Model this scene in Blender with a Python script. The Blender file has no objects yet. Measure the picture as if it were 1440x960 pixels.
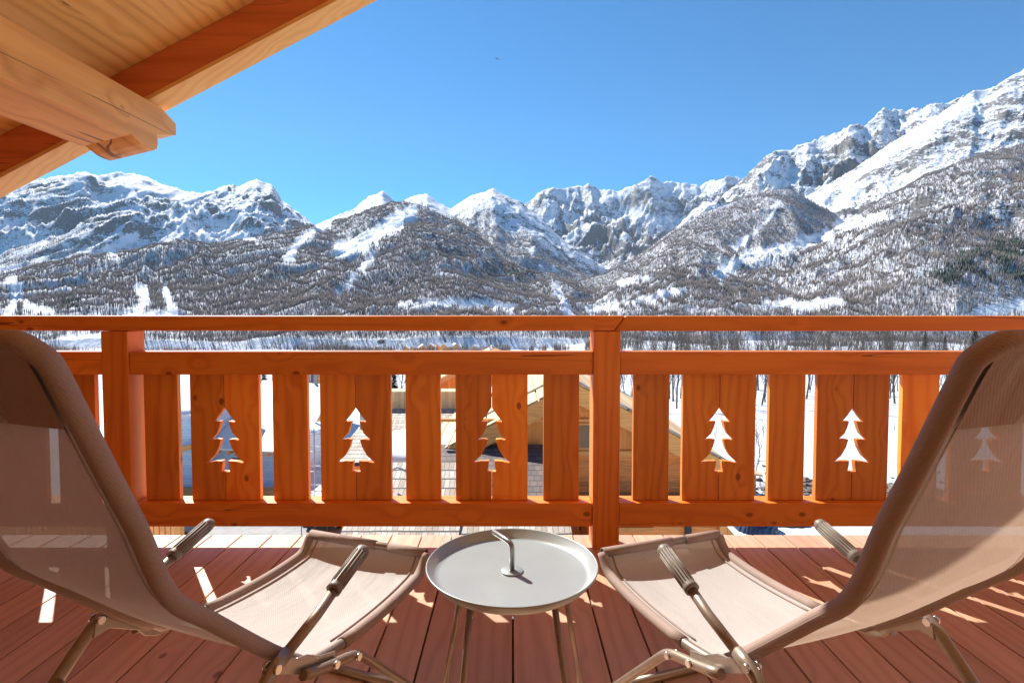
import bpy, bmesh, math, random
import numpy as np
from mathutils import Vector, Matrix
random.seed(7); rng = np.random.default_rng(11)
S = bpy.context.scene; COL = S.collection
R = math.radians; PI = math.pi
H = 1.08; F = 780.0; TH = R(2.37); CT, ST = math.cos(TH), math.sin(TH); CY = 436 + F*math.tan(TH)

# ---------------------------------------------------------------- measuring helpers
def uv(px, py):
    """slopes (x/y, z/y) of the sight line through a point measured in the photograph"""
    a = (CY-py)/F; v = (a*CT-ST)/(CT+a*ST); return (px-720)/F*(CT-v*ST), v
def P(px, py, Y):
    u, v = uv(px, py); return Vector((u*Y, Y, H+v*Y))
def G(px, py, z):
    u, v = uv(px, py); Y = (z-H)/v; return Vector((u*Y, Y, z))

# ---------------------------------------------------------------- object helpers
def tag(o, label=None, cat=None, group=None, kind=None):
    if label: o['label'] = label
    if cat: o['category'] = cat
    if group: o['group'] = group
    if kind: o['kind'] = kind
    return o
def empty(name, loc=(0, 0, 0), rz=0):
    o = bpy.data.objects.new(name, None); COL.objects.link(o); o.location = loc; o.rotation_euler = (0, 0, rz)
    o.empty_display_size = .1
    return o
class MB:
    """collects shapes and links them as ONE mesh object"""
    def __init__(s): s.v = []; s.f = []; s.sm = []
    def add(s, vs, fs, smooth=False, M=None):
        n = len(s.v)
        for p in vs:
            p = Vector(p)
            s.v.append(tuple(M @ p if M else p))
        for f in fs: s.f.append(tuple(i+n for i in f)); s.sm.append(smooth)
        return s
    def box(s, a, b, M=None):
        (x0, y0, z0), (x1, y1, z1) = a, b
        vs = [(x0,y0,z0),(x1,y0,z0),(x1,y1,z0),(x0,y1,z0),(x0,y0,z1),(x1,y0,z1),(x1,y1,z1),(x0,y1,z1)]
        return s.add(vs, [(0,3,2,1),(4,5,6,7),(0,1,5,4),(1,2,6,5),(2,3,7,6),(3,0,4,7)], False, M)
    def hexa(s, vs, M=None):
        return s.add(vs, [(0,3,2,1),(4,5,6,7),(0,1,5,4),(1,2,6,5),(2,3,7,6),(3,0,4,7)], False, M)
    def prism(s, poly, fa, fb, M=None, smooth=False):
        """poly of 2D points; fa, fb turn a 2D point into the 3D front and back point"""
        n = len(poly); vs = [fa(p) for p in poly]+[fb(p) for p in poly]
        fs = [tuple(range(n)), tuple(range(2*n-1, n-1, -1))]+[(i, i+n, (i+1) % n+n, (i+1) % n) for i in range(n)]
        s.add(vs, fs[:2], False, M); n0 = len(s.v)-2*n
        for f in fs[2:]: s.f.append(tuple(i+n0 for i in f)); s.sm.append(smooth)
        return s
    def tube(s, pts, r, n=12, M=None, caps=True, flat=1.0):
        pts = [Vector(p) for p in pts]; m = len(pts)
        rs = r if isinstance(r, (list, tuple)) else [r]*m
        t = (pts[1]-pts[0]).normalized(); ref = Vector((0, 0, 1)) if abs(t.z) < .9 else Vector((1, 0, 0))
        a = t.cross(ref).normalized(); vs = []; prev = t
        for i in range(m):
            if i == 0: t = pts[1]-pts[0]
            elif i == m-1: t = pts[-1]-pts[-2]
            else: t = (pts[i+1]-pts[i]).normalized()+(pts[i]-pts[i-1]).normalized()
            t.normalize(); a = (a-t*a.dot(t)).normalized(); b = t.cross(a)
            for k in range(n):
                w = 2*PI*k/n; vs.append(pts[i]+a*math.cos(w)*rs[i]+b*math.sin(w)*rs[i]*flat)
        fs = [(i*n+k, i*n+(k+1) % n, (i+1)*n+(k+1) % n, (i+1)*n+k) for i in range(m-1) for k in range(n)]
        s.add(vs, fs, True, M)
        if caps:
            q = len(s.v)-m*n
            s.f.append(tuple(q+k for k in reversed(range(n)))); s.sm.append(False)
            s.f.append(tuple(q+(m-1)*n+k for k in range(n))); s.sm.append(False)
        return s
    def lathe(s, prof, n=64, M=None, smooth=True):
        vs = [(r*math.cos(2*PI*k/n), r*math.sin(2*PI*k/n), z) for r, z in prof for k in range(n)]
        fs = [(i*n+k, i*n+(k+1) % n, (i+1)*n+(k+1) % n, (i+1)*n+k) for i in range(len(prof)-1) for k in range(n)]
        s.add(vs, fs, smooth, M)
        return s
    def build(s, name, mat, parent=None, bevel=0, seg=2):
        me = bpy.data.meshes.new(name); me.from_pydata(s.v, [], s.f); me.update()
        me.polygons.foreach_set('use_smooth', s.sm)
        o = bpy.data.objects.new(name, me); COL.objects.link(o)
        if mat: me.materials.append(mat)
        if parent: o.parent = parent
        bm = bmesh.new(); bm.from_mesh(me); bmesh.ops.recalc_face_normals(bm, faces=bm.faces); bm.to_mesh(me); bm.free()
        if bevel:
            b = o.modifiers.new('bevel', 'BEVEL'); b.width = bevel; b.segments = seg; b.limit_method = 'ANGLE'; b.angle_limit = R(40)
        return o
def fillet(pts, r, n=5):
    """rounds the corners of a polyline"""
    pts = [Vector(p) for p in pts]; out = [pts[0]]
    for i in range(1, len(pts)-1):
        a, b, c = pts[i-1], pts[i], pts[i+1]
        d = min(r, (a-b).length*.45, (c-b).length*.45)
        p = b+(a-b).normalized()*d; q = b+(c-b).normalized()*d
        for k in range(n+1):
            t = k/n; out.append(p*(1-t)**2+b*2*t*(1-t)+q*t*t)
    out.append(pts[-1]); return out

# ---------------------------------------------------------------- materials
def new_mat(name):
    m = bpy.data.materials.new(name); m.use_nodes = True
    nt = m.node_tree; nt.nodes.clear()
    out = nt.nodes.new('ShaderNodeOutputMaterial'); b = nt.nodes.new('ShaderNodeBsdfPrincipled')
    nt.links.new(b.outputs[0], out.inputs[0]); return m, nt, b, out
class N:
    def __init__(s, nt): s.nt = nt
    def __call__(s, t, ins=None, **kw):
        n = s.nt.nodes.new(t)
        for k, v in kw.items(): setattr(n, k, v)
        for k, v in (ins or {}).items():
            i = n.inputs[k]
            if hasattr(v, 'bl_idname') and not isinstance(v, (int, float, tuple)): s.nt.links.new(v, i)
            else: i.default_value = v
        return n
    def math(s, op, a, b=0.0, c=0.0, clamp=False):
        n = s.nt.nodes.new('ShaderNodeMath'); n.operation = op; n.use_clamp = clamp
        for i, v in enumerate((a, b, c)):
            if isinstance(v, (int, float)): n.inputs[i].default_value = v
            else: s.nt.links.new(v, n.inputs[i])
        return n.outputs[0]
    def mix(s, fac, a, b, blend='MIX'):
        n = s.nt.nodes.new('ShaderNodeMix'); n.data_type = 'RGBA'; n.blend_type = blend
        for i, v in ((0, fac), (6, a), (7, b)):
            if isinstance(v, (int, float)): n.inputs[i].default_value = v
            elif isinstance(v, tuple): n.inputs[i].default_value = v if len(v) == 4 else v+(1,)
            else: s.nt.links.new(v, n.inputs[i])
        return n.outputs[2]
    def ss(s, x, a, b):
        n = s.nt.nodes.new('ShaderNodeMapRange'); n.interpolation_type = 'SMOOTHSTEP'
        n.inputs[1].default_value = a; n.inputs[2].default_value = b; s.nt.links.new(x, n.inputs[0]); return n.outputs[0]

def wood(name, c1, c2, axis=2, ring=26.0, knots=.35, boards=None, rough=.55, bump=.25, cracks=0.0, board_var=.25, dark=None, scale=1.0):
    """sawn softwood: growth rings drawn out along the grain, fine fibre, knots; boards=(axis, width) varies each plank"""
    m, nt, b, out = new_mat(name); n = N(nt)
    tc = n('ShaderNodeTexCoord').outputs['Object']; oi = n('ShaderNodeObjectInfo').outputs['Random']
    sep = n('ShaderNodeSeparateXYZ', {0: tc}); ax = [sep.outputs[i] for i in range(3)]
    rnd = n.math('MULTIPLY', oi, 91.7)
    var = oi
    if boards:
        i = n.math('FLOOR', n.math('DIVIDE', ax[boards[0]], boards[1]))
        wn = n('ShaderNodeTexWhiteNoise', {'W': n.math('ADD', i, rnd)}, noise_dimensions='1D').outputs[0]
        rnd = n.math('ADD', rnd, n.math('MULTIPLY', wn, 57.0)); var = wn
    others = [k for k in range(3) if k != axis]
    L = n.math('ADD', n.math('MULTIPLY', ax[axis], scale), rnd); A = n.math('MULTIPLY', ax[others[0]], scale); B = n.math('ADD', n.math('MULTIPLY', ax[others[1]], scale), n.math('MULTIPLY', rnd, .37))
    def vec(a, bb, c): return n('ShaderNodeCombineXYZ', {0: a, 1: bb, 2: c}).outputs[0]
    v1 = vec(n.math('MULTIPLY', A, 5.0), n.math('MULTIPLY', B, 5.0), n.math('MULTIPLY', L, .9))
    n1 = n('ShaderNodeTexNoise', {'Vector': v1, 'Scale': 1.0, 'Detail': 2.0, 'Distortion': .3}).outputs[0]
    # knots
    vk = vec(n.math('MULTIPLY', A, 9.0), n.math('MULTIPLY', B, 9.0), n.math('MULTIPLY', L, 6.0))
    vo = n('ShaderNodeTexVoronoi', {'Vector': vk, 'Scale': 1.0, 'Randomness': 1.0})
    keep = n.math('LESS_THAN', n('ShaderNodeSeparateColor', {0: vo.outputs['Color']}).outputs[0], knots*.55)
    kd = vo.outputs['Distance']
    bulge = n.math('MULTIPLY', n.math('SUBTRACT', 1.0, n.ss(kd, .05, .55)), keep)
    kn = n.math('MULTIPLY', n.math('SUBTRACT', 1.0, n.ss(kd, .07, .13)), keep)
    # rings
    rad = n.math('SQRT', n.math('ADD', n.math('POWER', n.math('ADD', A, .06), 2.0), n.math('POWER', n.math('ADD', B, .05), 2.0)))
    x = n.math('ADD', n.math('MULTIPLY', n.math('ADD', A, n.math('MULTIPLY', rad, .6)), ring*2), n.math('MULTIPLY', n1, 9.0))
    x = n.math('ADD', x, n.math('MULTIPLY', bulge, 2.2))
    sn = n.math('ADD', n.math('MULTIPLY', n.math('SINE', n.math('MULTIPLY', x, 2.4)), .5), .5)
    sn = n.math('POWER', sn, 2.2)
    vf = vec(n.math('MULTIPLY', A, 230.0), n.math('MULTIPLY', B, 230.0), n.math('MULTIPLY', L, 6.0))
    fine = n('ShaderNodeTexNoise', {'Vector': vf, 'Scale': 1.0, 'Detail': 3.0}).outputs[0]
    vb = vec(n.math('MULTIPLY', A, 9.0), n.math('MULTIPLY', B, 9.0), n.math('MULTIPLY', L, 1.6))
    blotch = n('ShaderNodeTexNoise', {'Vector': vb, 'Scale': 1.0, 'Detail': 4.0}).outputs[0]
    fac = n.math('ADD', n.math('MULTIPLY', sn, .4), n.math('MULTIPLY', n.ss(blotch, .35, .7), .3))
    fac = n.math('ADD', fac, n.math('MULTIPLY', n.math('SUBTRACT', fine, .5), .55), clamp=True)
    col = n.mix(fac, c1, c2)
    dk = dark or tuple(v*.32 for v in c2)
    col = n.mix(n.math('MULTIPLY', kn, .75), col, dk)
    bright = n.math('ADD', 1-board_var/2, n.math('MULTIPLY', var, board_var))
    col = n.mix(1.0, col, n('ShaderNodeCombineXYZ', {0: bright, 1: bright, 2: bright}).outputs[0], 'MULTIPLY')
    hgt = n.math('ADD', n.math('MULTIPLY', fine, .5), n.math('MULTIPLY', sn, -.35))
    if cracks:
        vc = vec(n.math('MULTIPLY', A, 9.0), n.math('MULTIPLY', B, 9.0), n.math('MULTIPLY', L, .3))
        cn = n('ShaderNodeTexNoise', {'Vector': vc, 'Scale': 1.0, 'Detail': 2.0}).outputs[0]
        ck = n.math('SUBTRACT', 1.0, n.ss(n.math('ABSOLUTE', n.math('SUBTRACT', cn, .5)), .002, .007*cracks))
        gate = n('ShaderNodeTexNoise', {'Vector': tc, 'Scale': 1.7, 'Detail': 1.0}).outputs[0]
        ck = n.math('MULTIPLY', ck, n.ss(gate, .40, .50))
        col = n.mix(n.math('MULTIPLY', ck, .85), col, dk)
        hgt = n.math('SUBTRACT', hgt, n.math('MULTIPLY', ck, 3.0))
    nt.links.new(col, b.inputs['Base Color'])
    b.inputs['Roughness'].default_value = rough
    bp = n('ShaderNodeBump', {'Height': hgt, 'Strength': bump, 'Distance': .002})
    nt.links.new(bp.outputs[0], b.inputs['Normal'])
    return m

def plain(name, c, rough=.6, metal=0.0, noise=0.0, nscale=20.0, bump=0.0, c2=None, spec=.5, coat=0):
    m, nt, b, out = new_mat(name); n = N(nt)
    b.inputs['Roughness'].default_value = rough; b.inputs['Metallic'].default_value = metal
    b.inputs['Specular IOR Level'].default_value = spec
    if coat: b.inputs['Coat Weight'].default_value = coat
    tc = n('ShaderNodeTexCoord').outputs['Object']
    nz = n('ShaderNodeTexNoise', {'Vector': tc, 'Scale': nscale, 'Detail': 6.0, 'Roughness': .6}).outputs[0]
    c2 = c2 or tuple(v*(1-noise) for v in c)
    nt.links.new(n.mix(n.ss(nz, .35, .65), c, c2), b.inputs['Base Color'])
    if bump:
        nt.links.new(n('ShaderNodeBump', {'Height': nz, 'Strength': bump, 'Distance': .01}).outputs[0], b.inputs['Normal'])
    return m

def tiles(name, c1, c2, w=.12, h=.39, rough=.7, line=.13, snow=0.0):
    """shingle courses on a roof: x along the eave, y up the slope (object coordinates)"""
    m, nt, b, out = new_mat(name); n = N(nt)
    tc = n('ShaderNodeTexCoord').outputs['Object']; sp = n('ShaderNodeSeparateXYZ', {0: tc})
    wob = n('ShaderNodeTexNoise', {'Vector': tc, 'Scale': 2.0, 'Detail': 2.0}).outputs[0]
    y = n.math('DIVIDE', n.math('ADD', sp.outputs[1], n.math('MULTIPLY', wob, .06)), h); row = n.math('FLOOR', y); fy = n.math('FRACT', y)
    x = n.math('ADD', n.math('DIVIDE', sp.outputs[0], w), n.math('MULTIPLY', row, .37)); cx = n.math('FLOOR', x); fx = n.math('FRACT', x)
    wn = n('ShaderNodeTexWhiteNoise', {'Vector': n('ShaderNodeCombineXYZ', {0: cx, 1: row}).outputs[0]}, noise_dimensions='2D').outputs[0]
    col = n.mix(wn, c1, c2)
    gap = n.math('LESS_THAN', fx, .09); edge = n.math('LESS_THAN', fy, line)
    col = n.mix(n.math('MULTIPLY', gap, .7), col, (.03, .028, .025)); col = n.mix(edge, col, (.015, .015, .016))
    st = n('ShaderNodeTexNoise', {'Vector': tc, 'Scale': 9.0, 'Detail': 5.0}).outputs[0]
    col = n.mix(n.math('MULTIPLY', n.ss(st, .45, .75), .35), col, (.1, .08, .06))
    nt.links.new(col, b.inputs['Base Color']); b.inputs['Roughness'].default_value = rough
    hg = n.math('SUBTRACT', n.math('SUBTRACT', n.math('MULTIPLY', wn, .3), n.math('MULTIPLY', gap, .8)), fy)
    nt.links.new(n('ShaderNodeBump', {'Height': hg, 'Strength': .6, 'Distance': .02}).outputs[0], b.inputs['Normal'])
    return m

RC1, RC2 = (.95, .30, .034), (.67, .15, .011)
M = {}
M['rail_x'] = wood('rail_wood_along_x', RC1, RC2, 0, cracks=.4, rough=.5, knots=.6, board_var=.4)
M['rail_z'] = wood('rail_wood_upright', RC1, RC2, 2, rough=.5, knots=.3)
M['slat'] = wood('slat_wood_upright', (.96, .34, .042), (.65, .15, .012), 2, rough=.5, knots=.6, board_var=.65)
M['deck'] = wood('deck_planks', (.64, .38, .24), (.46, .245, .15), 1, boards=(0, .1445), rough=.5, knots=.3, board_var=.32, bump=.4)
M['deck_edge'] = wood('deck_edge_boards', (.62, .40, .22), (.5, .28, .13), 1, boards=(0, .1445), rough=.6)
M['ceil'] = wood('ceiling_boards', (.97, .58, .17), (.60, .24, .045), 1, boards=(0, .17), knots=.95, rough=.5, ring=30, board_var=.2, scale=.7)
M['beam'] = wood('purlin_wood', (.94, .52, .16), (.58, .22, .055), 1, knots=.8, cracks=1.8, scale=.75, rough=.55, bump=.5)
M['rafter'] = wood('rafter_wood', (.66, .19, .045), (.46, .10, .018), 0, knots=.2, cracks=1.0, rough=.55)
M['rafter_bottom'] = wood('rafter_bottom_wood', (.94, .55, .18), (.76, .35, .08), 0, knots=.3, rough=.5)
M['tray'] = plain('tray_painted_steel', (.35, .385, .385), .36, .25, .06, 7, .0)
M['rod'] = plain('brushed_rod', (.36, .36, .35), .32, .8, .1, 40)
M['leg_metal'] = plain('table_leg_metal', (.30, .235, .19), .38, .6, .15, 30)
M['frame'] = plain('recliner_tube_metal', (.34, .27, .21), .42, .55, .12, 30)
M['plate'] = plain('recliner_plate_metal', (.42, .38, .33), .35, .7, .1, 30)
M['grip'] = plain('arm_grip_plastic', (.22, .185, .15), .5, 0, .15, 60)
M['bolt'] = plain('bolt_steel', (.7, .68, .65), .25, 1.0, .05, 30)

def fabric(name, c, transp=.16, transl=.34, weave=900.0):
    m, nt, b, out = new_mat(name); n = N(nt); nt.nodes.remove(b)
    tc = n('ShaderNodeTexCoord').outputs['Object']; sp = n('ShaderNodeSeparateXYZ', {0: tc})
    wx = n.math('SINE', n.math('MULTIPLY', sp.outputs[0], weave)); wy = n.math('SINE', n.math('MULTIPLY', n.math('ADD', sp.outputs[1], sp.outputs[2]), weave))
    nz = n('ShaderNodeTexNoise', {'Vector': tc, 'Scale': 260.0, 'Detail': 3.0}).outputs[0]
    big = n('ShaderNodeTexNoise', {'Vector': tc, 'Scale': 5.0, 'Detail': 4.0}).outputs[0]
    h = n.math('ADD', n.math('MULTIPLY', n.math('MULTIPLY', wx, wy), .5), nz)
    k = n.math('ADD', .80, n.math('ADD', n.math('MULTIPLY', nz, .25), n.math('MULTIPLY', big, .15)))
    col = n.mix(1.0, c+(1,), n('ShaderNodeCombineXYZ', {0: k, 1: k, 2: k}).outputs[0], 'MULTIPLY')
    bp = n('ShaderNodeBump', {'Height': h, 'Strength': .35, 'Distance': .001}).outputs[0]
    wr = n('ShaderNodeTexNoise', {'Vector': n('ShaderNodeMapping', {'Vector': tc, 'Scale': (9, 2.2, 2.2)}).outputs[0], 'Scale': 1.0, 'Detail': 3.0, 'Distortion': .6}).outputs[0]
    bp = n('ShaderNodeBump', {'Height': wr, 'Strength': .5, 'Distance': .02, 'Normal': bp}).outputs[0]
    d = n('ShaderNodeBsdfPrincipled', {'Base Color': col, 'Roughness': .75, 'Normal': bp, 'Specular IOR Level': .3})
    t = n('ShaderNodeBsdfTranslucent', {'Color': n.mix(1.0, col, (1.1, .82, .62), 'MULTIPLY')}); tr = n('ShaderNodeBsdfTransparent', {'Color': (1, 1, 1, 1)})
    a = n('ShaderNodeMixShader', {0: transl, 1: d.outputs[0], 2: t.outputs[0]})
    bb = n('ShaderNodeMixShader', {0: transp, 1: a.outputs[0], 2: tr.outputs[0]})
    nt.links.new(bb.outputs[0], out.inputs[0]); return m
M['sling'] = fabric('sling_mesh_fabric', (.53, .52, .50), .06, .24)
M['sleeve'] = fabric('sleeve_fabric', (.36, .265, .225), 0.0, .05)

M['snow'] = plain('roof_snow', (.76, .79, .84), .7, 0, .04, 3, .3)
M['white'] = plain('white_paint', (.75, .75, .74), .45, 0, .05, 3)
M['wrap'] = None
M['log'] = wood('chalet_wall_planks', (.84, .33, .09), (.54, .17, .035), 0, boards=(2, .18), knots=.3, rough=.7, board_var=.35)
M['vert'] = wood('chalet_gable_planks', (.90, .36, .085), (.62, .20, .035), 2, boards=(0, .16), knots=.3, rough=.7, board_var=.3)
M['barge'] = wood('bargeboard_wood', (.90, .44, .13), (.66, .26, .065), 0, knots=.3, rough=.7)
M['plank_light'] = wood('raw_roof_boards', (.78, .52, .28), (.60, .34, .16), 1, boards=(0, .15), rough=.7, board_var=.5)
M['shingle'] = tiles('pale_wood_shingles', (.62, .56, .47), (.38, .28, .2))
M['slate'] = tiles('dark_slate_shingles', (.10, .085, .08), (.20, .13, .11), .2, .34)
M['glass'] = plain('window_glass', (.03, .05, .06), .05, 0, .1, 2, spec=.8)
M['dark'] = plain('dark_plastic', (.02, .021, .023), .5, 0, .1, 10)
M['yellow'] = plain('yellow_steel', (.75, .36, .03), .5, 0, .15, 6)
M['galv'] = plain('galvanised_steel', (.42, .43, .44), .4, .6, .15, 20)
M['plaster'] = plain('grey_plaster', (.52, .53, .54), .8, 0, .1, 3)
M['bark'] = plain('bare_bark', (.15, .12, .10), .9, 0, .35, 9)
M['larch'] = plain('far_larch_bark', (.19, .16, .15), .9, 0, .35, .02)
M['conifer'] = plain('conifer_needles', (.045, .065, .03), .8, 0, .5, 3)
M['car_blue'] = plain('dark_blue_car_paint', (.04, .055, .09), .25, .3, .1, 3, coat=.6)
M['tail'] = plain('tail_lamp_red', (.5, .03, .02), .25, 0, .1, 20)
M['rubber'] = plain('tyre_rubber', (.02, .02, .02), .8, 0, .2, 20)
M['asphalt'] = plain('wet_asphalt', (.30, .29, .28), .75, 0, .25, 1.5, .3)
M['rubble'] = plain('earth_and_stones', (.20, .16, .13), .9, 0, .5, 3, .4)
M['tarp'] = plain('blue_black_tarp', (.03, .06, .13), .35, 0, .6, 2.5, .5)

def wrapmat():
    m, nt, b, out = new_mat('pale_blue_house_wrap'); n = N(nt)
    tc = n('ShaderNodeTexCoord').outputs['Object']; sp = n('ShaderNodeSeparateXYZ', {0: tc})
    seam = n.math('LESS_THAN', n.math('FRACT', n.math('DIVIDE', sp.outputs[2], .62)), .06)
    dash = n.math('MULTIPLY', n.math('LESS_THAN', n.math('FRACT', n.math('DIVIDE', sp.outputs[2], .31)), .16), n.math('LESS_THAN', n.math('FRACT', n.math('DIVIDE', n.math('ADD', sp.outputs[0], sp.outputs[1]), .42)), .45))
    nz = n('ShaderNodeTexNoise', {'Vector': tc, 'Scale': 3.0, 'Detail': 3.0}).outputs[0]
    col = n.mix(nz, (.42, .56, .72), (.55, .68, .82)); col = n.mix(n.math('MULTIPLY', dash, .45), col, (.15, .24, .36)); col = n.mix(seam, col, (.75, .8, .85))
    nt.links.new(col, b.inputs['Base Color']); b.inputs['Roughness'].default_value = .5
    nt.links.new(n('ShaderNodeBump', {'Height': nz, 'Strength': .5, 'Distance': .05}).outputs[0], b.inputs['Normal']); return m
M['wrap'] = wrapmat()

# ================================================================= TERRAIN
def vnoise(x, y, seed=0):
    xi = np.floor(x).astype(np.int64); yi = np.floor(y).astype(np.int64); fx = x-xi; fy = y-yi
    fx = fx*fx*fx*(fx*(fx*6-15)+10); fy = fy*fy*fy*(fy*(fy*6-15)+10)
    def h(a, b):
        k = (a*374761393+b*668265263+seed*1442695041) & 0xffffffff
        k = ((k ^ (k >> 13))*1274126177) & 0xffffffff; k = k ^ (k >> 16); return (k & 0xffff)/65535.0
    a, b, c, d = h(xi, yi), h(xi+1, yi), h(xi, yi+1), h(xi+1, yi+1)
    return (a*(1-fx)+b*fx)*(1-fy)+(c*(1-fx)+d*fx)*fy
def fbm(x, y, o=5, seed=0, ridged=False, gain=.5):
    s = 0; a = 1; t = 0
    for i in range(o):
        v = vnoise(x, y, seed+i*17)
        if ridged: v = 1-np.abs(2*v-1)
        s = s+a*v; t += a; a *= gain; x, y = x*1.97+y*.31+7.1, y*2.03-x*.29+3.7
    return s/t
def crestuv(pts):
    q = [uv(a, b) for a, b in pts]; return np.array([p[0] for p in q]), np.array([p[1] for p in q])
# each ridge: crest line as measured (px, py), depth of its foot and crest, height of its foot as (px, py)
RIDGES = [
 dict(n='A', c=[(-420,330),(-200,290),(0,263),(60,252),(108,243),(140,246),(180,243),(205,250),(235,262),(265,268),(300,270),(345,262),(362,257),(382,261),(400,284),(425,302),(470,340),(560,420)], d0=2700, d1=5200, f=400, p=1.1, amp=190, rock=.45, tl=.36, fr=0),
 dict(n='B', c=[(600,330),(700,300),(745,282),(762,270),(800,266),(815,262),(828,256),(840,263),(852,266),(870,269),(886,262),(900,256),(915,247),(930,252),(945,256),(962,258),(985,262),(1000,254),(1035,250),(1060,252),(1120,270)], d0=4800, d1=6900, f=376, p=1.5, amp=430, rock=.49, tl=-1, fr=0),
 dict(n='C', c=[(380,330),(440,319),(455,310),(500,290),(518,274),(538,267),(550,276),(560,285),(575,277),(600,273),(618,287),(635,293),(660,277),(693,264),(706,272),(735,285),(762,310),(800,343),(850,378),(875,395),(940,440)], d0=2300, d1=3900, f=410, p=1.0, amp=85, rock=.46, tl=.66, fr=0),
 dict(n='C1', c=[(180,360),(300,345),(400,330),(440,322),(480,308),(515,297),(540,291),(567,284),(590,287),(612,293),(640,306),(690,345),(740,378),(800,398),(870,425),(930,445)], d0=900, d1=2700, f=462, p=.95, amp=58, rock=.42, tl=1.0, fr=0),
 dict(n='G', c=[(-420,390),(-100,385),(0,392),(60,372),(130,362),(200,352),(255,343),(300,343),(345,334),(400,330),(440,322),(500,340),(560,380),(640,420)], d0=750, d1=2500, f=470, p=.9, amp=60, rock=.2, tl=1.2, fr=0),
 dict(n='G2', c=[(-420,400),(0,402),(100,398),(200,405),(320,425),(430,425),(540,420),(600,425),(700,425),(800,430),(900,445),(1000,470)], d0=650, d1=1500, f=478, p=.85, amp=40, rock=.1, tl=1.3, fr=0),
 dict(n='D', c=[(900,380),(985,290),(1008,280),(1040,256),(1062,233),(1080,216),(1092,209),(1110,213),(1130,201),(1150,196),(1165,190),(1180,182),(1195,173),(1215,175),(1240,153),(1262,154),(1280,153),(1310,146),(1335,142),(1440,120),(1700,60)], d0=2800, d1=4300, f=400, p=1.1, amp=210, rock=.45, tl=-1, fr=0),
 dict(n='E', c=[(960,400),(1040,335),(1100,292),(1150,266),(1200,236),(1250,202),(1300,172),(1340,146),(1370,126),(1390,125),(1410,113),(1440,96),(1560,40),(1760,0)], d0=1800, d1=3500, f=420, p=1.0, amp=85, rock=.425, tl=.25, fr=0),
 dict(n='E2', c=[(800,400),(850,385),(900,358),(940,327),(985,300),(1020,289),(1050,277),(1080,267),(1105,264),(1125,272),(1160,292),(1210,318),(1280,340)], d0=1500, d1=2700, f=440, p=1.0, amp=50, rock=.3, tl=1.15, fr=0),
 dict(n='F', c=[(760,470),(840,438),(880,423),(930,398),(1000,370),(1060,345),(1110,337),(1150,328),(1200,306),(1250,277),(1300,250),(1345,232),(1380,216),(1440,205),(1600,170),(1800,140)], d0=700, d1=2300, f=479, p=.88, amp=75, rock=.12, tl=1.3, fr=0),
]
NU, NY = 1000, 760
U = np.linspace(-1.22, 1.22, NU)
yy = np.concatenate([np.geomspace(5, 300, 150, endpoint=False), np.geomspace(300, 2000, 260, endpoint=False), np.geomspace(2000, 7600, NY-410)])
def base_z(u, Y):
    lz = np.interp(Y, [0, 60, 150, 300, 600, 900, 2000], [-10, -10.6, -16, -28, -44, -50, -50])
    rz = np.interp(Y, [0, 60, 150, 300, 600, 900, 2000], [-10, -10.4, -14, -22, -35, -46, -46])
    k = np.clip((u+.05)/.3, 0, 1); k = k*k*(3-2*k); return lz*(1-k)+rz*k
def terrain(u, Y, detail=True):
    X = u*Y; b = base_z(u, Y)
    b = b+(fbm(X/40, Y/40, 4, 3)-.5)*np.clip((Y-30)/100, 0, 1)*6+(fbm(X/6, Y/6, 3, 5)-.5)*.35
    z = b.copy(); lay = np.zeros(u.shape, int); rock = np.zeros(u.shape); tt = np.zeros(u.shape)
    for i, r in enumerate(RIDGES):
        cu, cv = crestuv(r['c']); d0, d1 = r['d0'], r['d1']
        wob = (fbm(u*9+i, u*0+i*3.3, 3, 40+i)-.5)
        D1 = d1*(1+wob*.10); D0 = d0
        v = np.interp(u, cu, cv, left=-9, right=-9)
        jag = (fbm(u*70+i, u*0+2.2, 4, 60+i, False, .6)-.5)*.010*(1 if r['amp'] > 100 else .45)
        zc = H+(v+jag)*D1
        vf = uv(720, r['f'])[1]; zf = H+vf*D0
        t = (Y-D0)/(D1-D0); tc_ = np.clip(t, 0, 1)
        zz = zf+(zc-zf)*tc_**r['p']
        sc = r['d1']/3500*420
        wx = (fbm(X/sc/1.5, Y/sc/1.5, 3, 90+i)-.5)*sc*.9
        rid = fbm((X+wx)/sc, Y/(sc*1.7)+wx/sc, 8, 100+i*7, True, .60)**1.25-.55
        rid2 = fbm((X-Y*.55)/(sc*2.2), (Y+X*.2)/(sc*2.5), 4, 300+i*7, True, .5)-.6
        env = np.sin(np.clip(t, 0, 1)*PI)**.7*.9+.10
        zz = zz+(rid+rid2*.5)*r['amp']*env*2.2
        zz = np.where(t > 1, zc-(Y-D1)*.75+(rid*r['amp']*.3), zz)
        zz = np.where(t < 0, -1e4, zz)
        # let the ridge sink away outside its measured crest
        sel = zz > z
        z = np.where(sel, zz, z); lay = np.where(sel, i+1, lay); tt = np.where(sel, t, tt)
    return X, z, lay, tt
UU, YY = np.meshgrid(U, yy)
XX, ZZ, LAY, TT = terrain(UU, YY)
SEEN = np.maximum.accumulate((ZZ-H)/YY, axis=0)
VIS = (ZZ-H)/YY >= SEEN-.004
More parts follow.
